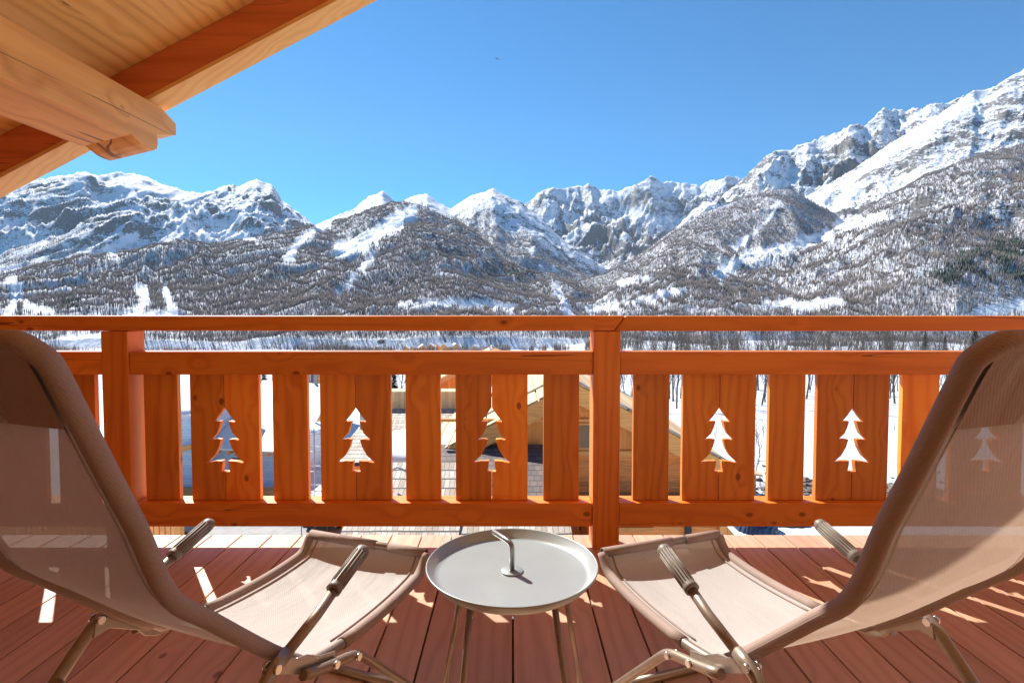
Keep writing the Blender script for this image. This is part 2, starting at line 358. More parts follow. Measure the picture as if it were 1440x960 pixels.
# slope, for rock and for the trees
dzy = np.gradient(ZZ, axis=0)/np.gradient(YY, axis=0); dzx = np.gradient(ZZ, axis=1)/(YY*(U[1]-U[0]))
steep = np.sqrt(dzy**2+dzx**2)
ROCK = np.zeros(ZZ.shape); FOR = np.zeros(ZZ.shape)
clear = [  # open snow between the trees: (list of photo points, half width in photo pixels)
 ([(198,408),(205,425),(185,445)], 9), ([(232,408),(240,425),(246,445)], 7), ([(178,445),(250,444)], 7), ([(458,318),(438,326),(420,342),(404,366)], 8),
 ([(15,395),(24,420),(10,445)], 9), ([(35,432),(70,441)], 7), ([(575,300),(540,325),(500,345),(478,352)], 13), ([(530,345),(500,360)], 5), ([(530,352),(495,395),(478,412)], 5),
 ([(783,402),(792,425),(800,445)], 7), ([(560,432),(640,428),(720,432)], 6), ([(1165,330),(1110,350),(1050,362),(1010,390)], 9), ([(1180,318),(1240,305)],8),
 ([(1100,280),(1085,305),(1060,330),(1030,350)], 4), ([(830,440),(900,425),(960,410)], 6), ([(870,400),(920,392)], 6), ([(1180,425),(1140,432),(1080,430)], 9), ([(1000,478),(1100,492)], 5), ([(1380,440),(1440,430)], 8),
 ([(150,488),(340,491)], 5), ([(90,482),(142,478)], 9), ([(620,492),(820,490)],5),([(165,365),(150,340)],6), ([(165,345),(190,330)], 6), ([(320,330),(360,340)], 6)]
PXg = 720+UU/(CT-((ZZ-H)/YY)*ST)*F
_v = (ZZ-H)/YY; PYg = CY-F*(_v*CT+ST)/(CT-_v*ST)
def clearing(px, py):
    m = np.zeros(px.shape)
    nz = (fbm(px/9, py/9, 3, 77)-.5)*14
    for pts, w in clear:
        for (x0, y0), (x1, y1) in zip(pts[:-1], pts[1:]):
            dx, dy = x1-x0, y1-y0; L2 = dx*dx+dy*dy
            t = np.clip(((px-x0)*dx+(py-y0)*dy)/L2, 0, 1)
            d = np.hypot(px-(x0+t*dx), py-(y0+t*dy))+nz
            m = np.maximum(m, np.clip((w-d)/5+.5, 0, 1))
    return m
CLR = clearing(PXg, PYg)
for i, r in enumerate(RIDGES):
    s = LAY == i+1
    sc = 260*r['d1']/3500
    nz = fbm((XX-YY*.3)/sc, (YY*.7+ZZ)/(sc*.55), 6, 500+i, False, .6)
    nb = fbm(XX/(sc*3)+ZZ/900, ZZ/(sc*1.0), 4, 700+i, True, .6)
    rk = (nz-.5)*3.4+(nb-.55)*1.6+(steep-.95)*.9+(r['rock']-.42)*3.0-.55
    if r['n'] == 'C1': rk = rk*.6-.1+np.clip(1-np.abs(TT-.93)/.1, 0, 1)*.3
    ROCK = np.where(s, rk, ROCK)
    # forest
    fn = fbm(XX/90, YY/120, 4, 900+i)*.6+fbm(XX/(23), YY/55, 3, 950+i)*.4
    if r['n'] in ('F', 'E2', 'C1', 'G', 'G2'): fo_floor = .55
    else: fo_floor = 0
    if r['tl'] > 0:
        lim = r['tl']+(fbm(XX/200, YY/400, 3, 970+i)-.5)*.35
        g = np.clip((lim-TT)*7, 0, 1)
    else: g = 0*TT
    fo = g*fo_floor+(1-fo_floor)*np.clip((fn-(.28 if r['n'] in ('C1', 'G', 'E2', 'C', 'F') else .42))*5.5, 0, 1)*g
    FOR = np.where(s, fo, FOR)
s0 = (LAY == 0) & (YY > 75)
FOR = np.where(s0, np.clip((fbm(XX/45, YY/60, 4, 33)-.50)*4, 0, 1)*np.clip((YY-75)/40, 0, 1)*.6, FOR)
FOR = FOR*(1-CLR); ROCK = np.where(LAY == 0, -1, ROCK)-CLR*1.5

def grid_mesh(name, X, Y, Z, attrs, mat):
    ny, nx = X.shape; me = bpy.data.meshes.new(name)
    co = np.stack([X, Y, Z], -1).reshape(-1, 3).astype(np.float32)
    idx = np.arange(ny*nx).reshape(ny, nx)
    q = np.stack([idx[:-1, :-1], idx[:-1, 1:], idx[1:, 1:], idx[1:, :-1]], -1).reshape(-1, 4)
    me.vertices.add(len(co)); me.vertices.foreach_set('co', co.ravel())
    me.loops.add(q.size); me.loops.foreach_set('vertex_index', q.ravel().astype(np.int32))
    me.polygons.add(len(q)); me.polygons.foreach_set('loop_start', np.arange(0, q.size, 4, dtype=np.int32))
    me.update(calc_edges=True); me.polygons.foreach_set('use_smooth', np.ones(len(q), bool))
    for k, a in attrs.items():
        at = me.attributes.new(k, 'FLOAT', 'POINT'); at.data.foreach_set('value', a.ravel().astype(np.float32))
    me.materials.append(mat); o = bpy.data.objects.new(name, me); COL.objects.link(o); return o
def tris_mesh(name, V, T, mat):
    me = bpy.data.meshes.new(name)
    me.vertices.add(len(V)); me.vertices.foreach_set('co', V.astype(np.float32).ravel())
    me.loops.add(T.size); me.loops.foreach_set('vertex_index', T.ravel().astype(np.int32))
    me.polygons.add(len(T)); me.polygons.foreach_set('loop_start', np.arange(0, T.size, 3, dtype=np.int32))
    me.update(calc_edges=True); me.materials.append(mat)
    o = bpy.data.objects.new(name, me); COL.objects.link(o); return o

def terrain_mat():
    m, nt, b, out = new_mat('alpine_ground'); n = N(nt)
    pos = n('ShaderNodeNewGeometry').outputs['Position']
    a = n('ShaderNodeAttribute', attribute_name='rock').outputs['Fac']; fo = n('ShaderNodeAttribute', attribute_name='forest').outputs['Fac']; di = n('ShaderNodeAttribute', attribute_name='dirt').outputs['Fac']
    mp = n('ShaderNodeMapping', {'Vector': pos, 'Scale': (1, .6, 1.6), 'Rotation': (.3, .5, 0)}).outputs[0]
    n1 = n('ShaderNodeTexNoise', {'Vector': mp, 'Scale': .016, 'Detail': 12.0, 'Roughness': .72}).outputs[0]
    n2 = n('ShaderNodeTexNoise', {'Vector': mp, 'Scale': .09, 'Detail': 8.0, 'Roughness': .7}).outputs[0]
    x = n.math('ADD', n.math('MULTIPLY', a, .75), n.math('ADD', n.math('MULTIPLY', n.math('SUBTRACT', n1, .5), 4.6), n.math('MULTIPLY', n.math('SUBTRACT', n2, .5), 5.0)))
    rk = n.ss(x, .0, .45)
    rc = n.mix(n.ss(n2, .35, .65), (.22, .20, .185), (.075, .075, .08))
    snow = (.76, .79, .86)
    n3 = n('ShaderNodeTexNoise', {'Vector': pos, 'Scale': .11, 'Detail': 8.0, 'Roughness': .75}).outputs[0]
    col = n.mix(n.math('MULTIPLY', n.math('MULTIPLY', fo, n.ss(n3, .36, .60)), .85), snow, (.16, .13, .115))
    col = n.mix(rk, col, rc)
    n4 = n('ShaderNodeTexNoise', {'Vector': pos, 'Scale': 1.3, 'Detail': 8.0, 'Roughness': .7}).outputs[0]
    dm = n.ss(n.math('ADD', di, n.math('MULTIPLY', n.math('SUBTRACT', n4, .5), 1.4)), .45, .6)
    col = n.mix(dm, col, n.mix(n.ss(n4, .4, .65), (.26, .21, .17), (.09, .075, .065)))
    nt.links.new(col, b.inputs['Base Color']); b.inputs['Roughness'].default_value = .75; b.inputs['Specular IOR Level'].default_value = .2
    far = n('ShaderNodeBump', {'Height': n.math('ADD', n1, n.math('MULTIPLY', n2, .35)), 'Strength': .5, 'Distance': 22.0})
    nt.links.new(far.outputs[0], b.inputs['Normal'])
    return m
def near_ground_mat():
    m, nt, b, out = new_mat('snowy_field_ground'); n = N(nt)
    pos = n('ShaderNodeNewGeometry').outputs['Position']; di = n('ShaderNodeAttribute', attribute_name='dirt').outputs['Fac']
    n4 = n('ShaderNodeTexNoise', {'Vector': pos, 'Scale': 1.3, 'Detail': 8.0, 'Roughness': .7}).outputs[0]
    dm = n.ss(n.math('ADD', di, n.math('MULTIPLY', n.math('SUBTRACT', n4, .5), 1.4)), .45, .6)
    col = n.mix(dm, (.72, .75, .81), n.mix(n.ss(n4, .4, .65), (.26, .21, .17), (.09, .075, .065)))
    nt.links.new(col, b.inputs['Base Color']); b.inputs['Roughness'].default_value = .7
    nt.links.new(n('ShaderNodeBump', {'Height': n4, 'Strength': .4, 'Distance': .3}).outputs[0], b.inputs['Normal'])
    return m
# earth patches on the building site at the right and along the road
def blob(x, y, rx, ry): return np.clip(1.15-np.hypot((XX-x)/rx, (YY-y)/ry), 0, 1)
DIRT = np.maximum.reduce([blob(21, 35, 8, 2.4), blob(14.5, 29.3, 2.6, 1.5), blob(-11, 33, 5, 2.5), blob(-13, 30, 3, 2), blob(20, 42, 4, .8)*.5, blob(27, 52, 7, .8)*.5, blob(14, 58, 5, .7)*.6])
DIRT = np.where(YY < 70, DIRT, 0)
SPLIT = 128
j = int(np.searchsorted(yy, 90))
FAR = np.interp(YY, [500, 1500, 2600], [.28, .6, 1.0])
near = grid_mesh('snow_ground', XX[:j+1], YY[:j+1], ZZ[:j+1], {'dirt': DIRT[:j+1]}, near_ground_mat()); tag(near, kind='structure')
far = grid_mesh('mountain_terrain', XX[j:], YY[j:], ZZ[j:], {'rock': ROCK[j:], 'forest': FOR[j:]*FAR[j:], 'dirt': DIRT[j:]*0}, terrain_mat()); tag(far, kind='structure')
g = MB().add([(-220, -160, -10.35), (220, -160, -10.35), (220, 60, -10.9), (-220, 60, -10.9)], [(0, 1, 2, 3)]).build('ground', M['snow']); tag(g, kind='structure')

def bil(A, u, Y):
    fx = (u-U[0])/(U[1]-U[0]); ix = np.clip(fx.astype(int), 0, NU-2); fx = fx-ix
    iy = np.clip(np.searchsorted(yy, Y)-1, 0, NY-2); fy = (Y-yy[iy])/(yy[iy+1]-yy[iy])
    return (A[iy, ix]*(1-fx)+A[iy, ix+1]*fx)*(1-fy)+(A[iy+1, ix]*(1-fx)+A[iy+1, ix+1]*fx)*fy
def zat(x, y): return float(bil(ZZ, np.array([x/y]), np.array([float(y)]))[0])

# ---------------------------------------------------------------- far forest, one mass
def forest(name, n, ymin, ymax, hgt, wid, label, mat='larch', mask=None, mul=1.0):
    u = rng.uniform(-1.1, 1.1, n); Y = np.exp(rng.uniform(math.log(ymin), math.log(ymax), n))
    f = bil(FOR, u, Y); vis = bil(VIS.astype(float), u, Y) > .3; rk = bil(ROCK, u, Y)
    dens = f*np.clip(.75-rk, .05, 1)*np.interp(Y, [430, 1000, 2000], [.30, .50, .75])*mul
    if mask: dens = dens*0+mask(u*Y, Y, bil(PXg, u, Y), bil(PYg, u, Y))*(f > .1)
    k = (rng.uniform(0, 1, n) < dens) & vis
    u, Y = u[k], Y[k]; z = bil(ZZ, u, Y); X = u*Y; n = len(u)
    h = rng.uniform(.55, 1.15, n)*hgt*np.interp(Y, [430, 1100], [.6, 1.0]); w = rng.uniform(.7, 1.3, n)*wid*h/hgt
    w = w*(1+np.clip((Y-700)/1300, 0, 1.2)*.9); ang = rng.uniform(0, 6.28, n); V = np.zeros((n, 5, 3))
    lean = rng.normal(0, .03, (n, 2))*h[:, None]
    V[:, 0] = np.stack([X, Y, z-1.0], -1)
    for q in range(3):
        a = ang+q*2.094; V[:, 1+q] = np.stack([X+np.cos(a)*w, Y+np.sin(a)*w, z+h*.38], -1)
    V[:, 4] = np.stack([X+lean[:, 0], Y+lean[:, 1], z+h], -1)
    T = np.array([[0, 2, 1], [0, 3, 2], [0, 1, 3], [4, 1, 2], [4, 2, 3], [4, 3, 1]])
    T = (np.arange(n)[:, None, None]*5+T[None]).reshape(-1, 3)
    print(name, n)
    o = tris_mesh(name, V.reshape(-1, 3), T, M[mat]); tag(o, label, 'forest', kind='stuff'); return o
forest('larch_forest', 1100000, 430, 3700, 11.5, .52, 'bare brown larch forest covering the snowy slopes of the valley')

def clumps(X, Y, px, py):
    c = np.zeros(X.shape)
    for a, b, rx, ry in [(1375, 372, 42, 14), (1325, 392, 26, 11), (1418, 352, 26, 16), (1408, 390, 30, 9), (740, 380, 30, 8), (100, 432, 16, 5), (560, 395, 20, 6)]:
        c = np.maximum(c, np.clip(1.3-np.hypot((px-a)/rx, (py-b)/ry), 0, 1))
    return c*np.clip((fbm(X/30, Y/60, 3, 21)-.42)*6, 0, 1)*.8
M['fir'] = plain('far_conifer_needles', (.035, .06, .045), .9, 0, .4, .02)
forest('conifer_stands', 500000, 700, 2400, 14.0, 1.2, 'dark green conifer stands among the bare larches', 'fir', clumps)
# ---------------------------------------------------------------- trees with branches
def branches(seed, levels=3, h=9.0, r0=.13, up=.75, nb=(9, 5, 4), ns=5, spread=1.0):
    rn = random.Random(seed); mb = MB()
    def grow(p, d, L, r, lev):
        pts = [p.copy()]; seg = 4; q = p.copy(); dd = d.copy()
        for i in range(seg):
            dd = (dd+Vector((rn.gauss(0, .09), rn.gauss(0, .09), .05+.06*lev))).normalized(); q = q+dd*L/seg; pts.append(q.copy())
        rs = [r*(1-.8*i/seg)+.004 for i in range(seg+1)]
        mb.tube(pts, rs, ns if lev == 0 else 3, caps=False)
        if lev >= levels: return
        for b in range(nb[lev]):
            t = (.28 if lev == 0 else .2)+(.70)*(b+rn.random())/nb[lev]; i = min(int(t*seg), seg-1); pp = pts[i].lerp(pts[i+1], t*seg-i)
            a = rn.uniform(0, 6.28); side = Vector((math.cos(a), math.sin(a), up*rn.uniform(.6, 1.5)))
            ax = (dd*.55+side*spread).normalized()
            grow(pp, ax, L*(1-t*.55)*rn.uniform(.32, .5), r*(1-.75*t)*.5, lev+1)
    grow(Vector((0, 0, -.3)), Vector((0, 0, 1)), h, r0, 0); return mb
def conifer(seed, h=9.0, w=1.9):
    rn = random.Random(seed); mb = MB()
    for i in range(520):
        t = rn.random()**.8; z = h*(.08+.92*t); rad = w*(1-t)**.85+.12; a = rn.uniform(0, 6.28); L = rad*rn.uniform(.7, 1.1)
        d = Vector((math.cos(a), math.sin(a), -.28)); s = Vector((-math.sin(a), math.cos(a), 0)); p0 = Vector((0, 0, z))
        for k in range(5):
            f = .15+.85*k/5; c = p0+d*L*f; ww = .34*L*(1.1-f)+.05; dz = rn.uniform(-.1, .1)
            mb.add([c+s*ww+Vector((0, 0, dz-.1)), c-s*ww+Vector((0, 0, -dz-.1)), c+d*L*.3+Vector((0, 0, .04))], [(0, 1, 2)])
    return mb
trunkmeshes = [branches(100+i, 3, 9.5, .10, 1.1, (15, 7, 4), 5) for i in range(5)]
tms = []
for i, t in enumerate(trunkmeshes):
    o = t.build('bare_tree', M['bark']); tms.append(o)
spots = []
pxs = [868, 878, 889, 900, 943, 948, 953, 958, 966, 1000, 1014, 1030, 1064, 1068, 1073, 1078, 1092, 1108, 1131, 1136, 1141, 1160, 1180, 1203, 1222, 1240, 1252, 1257, 1262, 1290, 1320, 745, 700, 660, 560]
for i, px in enumerate(pxs):
    Y = random.uniform(66, 86); u = (px-720)/F; spots.append((u*Y, Y, i))
names = {}
for k, (x, y, i) in enumerate(spots):
    src = tms[i % 5]
    if k < 5: o = src
    else: o = src.copy(); COL.objects.link(o)
    s = random.uniform(.8, 1.3); o.location = (x, y, zat(x, y)); o.rotation_euler = (0, 0, random.uniform(0, 6)); o.scale = (s, s, s*random.uniform(.95, 1.15))
    tag(o, 'bare leafless tree standing at the far edge of the snowy field', 'tree', 'bare trees along the edge of the snowy field')
# dense undergrowth band of the same kind behind: one mass of bare trees
def mid_forest():
    vs, fs = [], []
    for sd in range(4):
        t = branches(300+sd, 2, 9.0, .075, 1.1, (14, 8), 3); v = np.array(t.v); f = np.array([q for q in t.f if len(q) == 4]); vs.append(v); fs.append(np.concatenate([f[:, [0, 1, 2]], f[:, [0, 2, 3]]]))
    V, T = [], []; off = 0; cnt = 0
    n = 6000; u = rng.uniform(-1.05, 1.1, n); Y = np.exp(rng.uniform(math.log(74), math.log(430), n))
    f = bil(FOR, u, Y); cl = bil(CLR, u, Y)
    keep = (rng.uniform(0, 1, n) < np.clip(f*.55+.10*(u > .1)+.45*(u > .1)*(Y < 150), 0, 1)*(1-cl)) & ((u > .12) | (Y > 170))
    for a, b in zip(u[keep], Y[keep]):
        q = rng.integers(0, 4); s = rng.uniform(.45, 1.05); an = rng.uniform(0, 6.28); x = a*b
        v = vs[q]; c, si = math.cos(an), math.sin(an)
        w = np.stack([(v[:, 0]*c-v[:, 1]*si)*s+x, (v[:, 0]*si+v[:, 1]*c)*s+b, v[:, 2]*s+zat(x, b)], -1)
        V.append(w); T.append(fs[q]+off); off += len(v); cnt += 1
    print('mid', cnt, off)
    o = tris_mesh('bare_woodland', np.concatenate(V), np.concatenate(T), M['bark'])
    tag(o, 'tangle of bare trees and brush beyond the snowy field', 'woodland', kind='stuff')
mid_forest()
# shrubs on the field
sh = branches(77, 2, 1.9, .03, .8, (14, 6), 4, 1.3).build('bare_shrub', M['bark'])
for k, (px, Y) in enumerate([(1066, 47), (1071, 44), (1077, 50), (1009, 49), (1068, 38), (1262, 52), (1076, 33), (1018, 54)]):
    o = sh if k == 0 else sh.copy()
    if k: COL.objects.link(o)
    x = (px-720)/F*Y; o.location = (x, Y, zat(x, Y)); o.rotation_euler = (0, 0, k*1.3); s = (1.2, 1, .9, .8, 1.1, .6, .9, .8)[k]; o.scale = (s, s, s)
    tag(o, 'small bare shrub poking out of the snowy field', 'shrub', 'bare shrubs on the snowy field')
cf = [conifer(5+i) for i in range(2)]
cfo = []
def conifer_tree(px, Y, s, label, group='dark conifers in the valley'):
    x = (px-720)/F*Y; r = empty('conifer_tree', (x, Y, zat(x, Y)-.1), px)
    if len(cfo) < 2:
        c = cf[len(cfo)].build('crown', M['conifer'], r); t = MB().tube([(0, 0, -.3), (0, 0, 8.9)], [.16, .02], 6).build('trunk', M['bark'], r); cfo.append((c, t))
    else:
        c0, t0 = cfo[int(px) % 2]; c = c0.copy(); t = t0.copy(); COL.objects.link(c); COL.objects.link(t); c.parent = r; t.parent = r
    r.scale = (s, s, s); tag(r, label, 'conifer', group)
for px, Y, s, lb in [(1302, 190, 1.0, 'green conifer just below the handrail left of the right recliner'), (1372, 175, 1.15, 'green conifer behind the top of the right recliner'),
                  (1330, 260, .9, 'small distant conifer between two larger ones at the right'), (553, 95, .55, 'dark conifer above the shingled roof, seen between slats'),
                  (370, 90, .5, 'conifer behind the peak of the membrane covered roof'), (262, 100, .6, 'conifer above the snow roof at the left post'),
                  (650, 520, 1.0, 'dark conifer right of the distant hamlet'), (657, 540, 1.1, 'dark conifer second from the distant hamlet'), (690, 500, 1.2, 'tall dark conifer below the middle of the handrail'),
                  (608, 500, .7, 'small conifer in front of the distant chalets'), (684, 110, .5, 'dark conifer behind the orange gable')]:
    conifer_tree(px, Y, s, lb)

# ================================================================= VILLAGE
def roof_plane(name, A, B, C, D, mat, parent, th=.14):
    """slab over four corners: A,B along the eave, C,D along the top; local x = along the eave, local y = up the slope"""
    A, B, C, D = map(Vector, (A, B, C, D)); ex = (B-A).normalized(); up = (D-A); nz = ex.cross(up).normalized(); ey = nz.cross(ex)
    Mx = Matrix.Identity(4)
    for i, e in enumerate((ex, ey, nz)):
        for k in range(3): Mx[k][i] = e[k]
    Mx.translation = A; inv = Mx.inverted()
    pts = [inv @ q for q in (A, B, C, D)]
    vs = [p-Vector((0, 0, th)) for p in pts]+pts
    o = MB().hexa(vs).build(name, mat, parent)
    o.matrix_local = (parent.matrix_basis.inverted() @ Mx) if parent else Mx
    return o
def snow_slab(A, B, C, D, th, parent, name='snow', n=14, seed=0):
    """lumpy snow lying on a sloping roof"""
    A, B, C, D = map(Vector, (A, B, C, D)); mb = MB(); vs = []; rn = random.Random(seed)
    up = ((B-A).cross(D-A)).normalized()
    for j in range(n+1):
        for i in range(n+1):
            s, t = i/n, j/n; p = (A*(1-s)+B*s)*(1-t)+(D*(1-s)+C*s)*t
            e = min(s, 1-s, t, 1-t); k = min(1, (e*6))**.5
            if e == 0: p = p+(B-A)*rn.uniform(-.012, .012)+(D-A)*rn.uniform(-.03, .03)
            vs.append(p+up*(th*k*rn.uniform(.75, 1.1)+.01))
    fs = [(j*(n+1)+i, j*(n+1)+i+1, (j+1)*(n+1)+i+1, (j+1)*(n+1)+i) for j in range(n) for i in range(n)]
    mb.add(vs, fs, True)
    # skirt
    ring = [i for i in range(n+1)]+[(j)*(n+1)+n for j in range(1, n+1)]+[n*(n+1)+i for i in range(n-1, -1, -1)]+[j*(n+1) for j in range(n-1, 0, -1)]
    low = [vs[i]-up*.06 for i in ring]; m0 = len(mb.v)
    mb.v += [tuple(v) for v in low]
    L = len(ring)
    for k in range(L): mb.f.append((ring[k], ring[(k+1) % L], m0+(k+1) % L, m0+k)); mb.sm.append(True)
    return mb.build(name, M['snow'], parent)
GZ = -10.2
# --- chalet with the gable towards the balcony (centre right)
ch = empty('gable_chalet'); tag(ch, 'larch chalet with a wide gable and plank roof, seen behind the centre post', 'chalet')
ax, az, sl, y0 = 2.0, -1.28, .52, 18.0
def rz(x): return az-abs(x-ax)*sl
xl, xr = -3.3, 7.45
wl, wr = -2.6, 6.6
zs = -3.65
MB().prism([(wl, zs), (wr, zs), (wr, rz(wr)-.45), (ax, az-.45), (wl, rz(wl)-.45)], lambda p: (p[0], y0+.5, p[1]), lambda p: (p[0], y0+9.5, p[1])).build('gable_wall', M['vert'], ch)
MB().box((wl+.02, y0+.48, GZ), (wr-.02, y0+9.4, zs)).build('wall', M['log'], ch)
MB().box((wl-.1, y0+.38, zs-.14), (wr+.1, y0+.52, zs+.02)).build('belt_beam', M['barge'], ch)
MB().box((wl-.05, y0+.40, zs+1.0), (wr-2.2, y0+.50, zs+1.1)).build('gable_batten', M['barge'], ch)
for side in (-1, 1):
    xe = xl if side < 0 else xr; w = .62
    MB().prism([(ax, az), (xe, rz(xe)), (xe, rz(xe)-w), (ax, az-w)], lambda p: (p[0], y0-.06, p[1]), lambda p: (p[0], y0, p[1])).build('bargeboard', M['barge'], ch)
    MB().prism([(ax, az-.02), (xe, rz(xe)-.02), (xe, rz(xe)-.2), (ax, az-.2)], lambda p: (p[0], y0+.002, p[1]), lambda p: (p[0], y0+10, p[1])).build('roof', M['plank_light'], ch)
    for k in range(9):
        a = k/9; b = (k+1)/9-.01
        xa, xb = ax+(xe-ax)*a, ax+(xe-ax)*b
        MB().prism([(xa, rz(xa)+.02), (xb, rz(xb)+.02), (xb, rz(xb)+.07), (xa, rz(xa)+.05)], lambda p: (p[0], y0-.02, p[1]), lambda p: (p[0], y0+10, p[1])).build('roof_plank', M['plank_light'], ch)
snow_slab((ax-3.9, y0+2.0, rz(ax-3.9)+.08), (ax-3.9, y0+10, rz(ax-3.9)+.08), (ax-.02, y0+10, az+.08), (ax-.02, y0+2.0, az+.08), .28, ch, seed=1)
snow_slab((ax+.02, y0+.1, az+.08), (ax+.02, y0+10, az+.08), (xr-.1, y0+10, rz(xr)+.1), (xr-.1, y0+.1, rz(xr)+.1), .16, ch, seed=2)
w_ = MB().box((2.05, y0+.42, zs+.05), (3.45, y0+.53, zs+.95)).build('window', M['barge'], ch)
MB().box((2.13, y0+.40, zs+.12), (3.37, y0+.425, zs+.88)).build('pane', M['glass'], w_)
w_ = MB().box((2.2, y0+.40, -6.4), (3.3, y0+.49, -5.2)).build('window', M['barge'], ch)
MB().box((2.27, y0+.385, -6.33), (3.23, y0+.405, -5.27)).build('pane', M['glass'], w_)
for x in (4.9, 5.9): MB().box((x, y0+.36, GZ), (x+.16, y0+.5, zs-.16)).build('post', M['barge'], ch)
for x in (-2.2, 0.0, 2.0, 4.2, 6.3): MB().box((x-.09, y0-.02, rz(x)-.42), (x+.09, y0+.7, rz(x)-.22)).build('purlin_end', M['barge'], ch)
# terrace in front of it
te = empty('timber_terrace'); tag(te, 'low plank walled timber terrace in front of the gabled chalet', 'terrace')
MB().box((2.3, 16.3, GZ), (6.3, 18.3, -5.2)).build('plank_wall', M['log'], te)
MB().box((2.2, 16.2, -5.2), (6.45, 18.35, -5.1)).build('platform', M['plank_light'], te)
MB().box((6.15, 16.18, GZ), (6.38, 16.29, -5.22)).build('post', M['barge'], te)
MB().box((2.3, 16.19, -5.5), (4.2, 16.29, -5.36)).build('rail_board', M['barge'], te)
MB().prism([(6.4, -5.35), (7.6, -6.7), (7.6, -6.95), (6.4, -5.6)], lambda p: (p[0], 16.2, p[1]), lambda p: (p[0], 16.32, p[1])).build('brace', M['barge'], te)
MB().box((5.15, 16.2, -5.75), (5.33, 16.29, -5.28)).build('lamp', M['dark'], te)
# slate lean-to
sr = empty('slate_lean_to'); tag(sr, 'dark slate roofed lean-to left of the gabled chalet wall', 'lean-to')
roof_plane('roof', (-3.0, 14.0, -4.05), (1.05, 14.0, -4.05), (1.05, 18.3, -3.38), (-3.0, 18.3, -3.38), M['slate'], sr)
MB().box((-2.8, 14.4, GZ), (.9, 18.2, -4.2)).build('wall', M['log'], sr)
snow_slab((-2.9, 14.1, -4.03), (-1.6, 14.1, -4.03), (-2.1, 15.1, -3.88), (-2.9, 15.6, -3.80), .12, sr, seed=8)
# near shingle roof
nr = empty('shingled_house'); tag(nr, 'house with pale wooden shingle courses right below the balcony', 'house')
roof_plane('roof', (-3.55, 11.0, -3.62), (-1.1, 11.0, -3.62), (-1.1, 14.0, -2.78), (-3.55, 14.0, -2.78), M['shingle'], nr)
roof_plane('roof_skirt', (-1.095, 10.6, -3.72), (1.25, 10.6, -3.72), (1.25, 12.1, -3.42), (-1.095, 12.1, -3.42), M['shingle'], nr)
MB().box((-3.3, 11.3, GZ), (1.1, 13.9, -3.95)).build('wall', M['plaster'], nr)
MB().tube([(-2.4, 12.9, -3.1), (-2.4, 12.9, -2.75), (-2.7, 12.9, -2.6), (-2.9, 13.0, -2.75)], .03, 8).build('vent_pipe', M['galv'], nr)
# middle shingle roof with snow
mr = empty('snowy_shingle_house'); tag(mr, 'shingled house with a snow covered lower roof and small chimney, behind the nearest roof', 'house')
roof_plane('roof', (-6.5, 19.6, -4.35), (-1.4, 19.6, -4.35), (-1.4, 26.0, -3.55), (-6.5, 26.0, -3.55), M['shingle'], mr)
MB().box((-6.2, 19.9, GZ), (-1.7, 25.8, -4.45)).build('wall', M['log'], mr)
MB().box((-6.4, 26.0, -4.2), (-2.3, 27.0, -2.75)).build('upper_wall', M['plank_light'], mr)
snow_slab((-5.2, 19.5, -4.34), (-1.4, 19.5, -4.34), (-1.4, 23.6, -3.84), (-5.0, 22.6, -3.95), .26, mr, seed=3)
cm = MB().box((-6.42, 23.2, -4.2), (-6.05, 23.7, -3.0)).build('chimney', M['plaster'], mr)
MB().box((-6.49, 23.13, -3.0), (-5.98, 23.77, -2.92)).build('chimney_cap', M['dark'], cm)
# orange gable behind
og = empty('orange_chalet'); tag(og, 'orange plank chalet with a snow roof behind the shingled roofs', 'chalet')
def oz(x): return -1.6-abs(x+1.5)*.5
MB().prism([(-6.6, GZ), (3.0, GZ), (3.0, oz(3.0)-.3), (-1.5, -1.9), (-6.6, oz(-6.6)-.3)], lambda p: (p[0], 33, p[1]), lambda p: (p[0], 41, p[1])).build('wall', M['vert'], og)
for a in (-7.3, 3.7):
    MB().prism([(-1.5, -1.6), (a, oz(a)), (a, oz(a)-.3), (-1.5, -1.9)], lambda p: (p[0], 32.4, p[1]), lambda p: (p[0], 41.5, p[1])).build('roof', M['barge'], og)
snow_slab((-7.2, 32.5, oz(-7.2)), (-7.2, 41.4, oz(-7.2)), (-1.5, 41.4, -1.6), (-1.5, 32.5, -1.6), .4, og, seed=4)
snow_slab((-1.5, 32.5, -1.6), (-1.5, 41.4, -1.6), (3.6, 41.4, oz(3.6)), (3.6, 32.5, oz(3.6)), .4, og, seed=5)
# --- wrapped house under construction at the left
wh = empty('wrapped_house'); tag(wh, 'unfinished house in pale blue wrap with white membrane roofs, left behind the slats', 'house')
MB().box((-24.1, 34.8, -11.2), (-19.3, 45, -5.27)).build('tall_wall', M['wrap'], wh)
roof_plane('tall_roof', (-24.9, 33.9, -5.35), (-18.85, 33.9, -5.35), (-18.85, 39.9, -3.4), (-24.9, 39.9, -3.4), M['white'], wh)
snow_slab((-24.9, 33.9, -5.33), (-18.85, 33.9, -5.33), (-18.85, 39.9, -3.38), (-24.9, 39.9, -3.38), .18, wh, seed=6)
MB().box((-19.3, 35.7, -11.2), (-14.2, 43.5, -7.7)).build('low_wall', M['wrap'], wh)
roof_plane('low_roof', (-19.26, 34.8, -7.62), (-13.6, 34.8, -7.95), (-13.6, 42.8, -4.7), (-19.26, 42.8, -4.35), M['white'], wh)
for k in range(7): MB().box((-18.9+k*.82, 34.82, -8.02-.045*k), (-18.74+k*.82, 35.7, -7.78-.05*k)).build('rafter_end', M['barge'], wh)
MB().prism([(-24.6, -8.55), (-19.4, -7.1), (-19.4, -7.4), (-24.6, -8.9)], lambda p: (p[0], 34.2, p[1]), lambda p: (p[0], 34.4, p[1])).build('sloping_beam', M['barge'], wh)
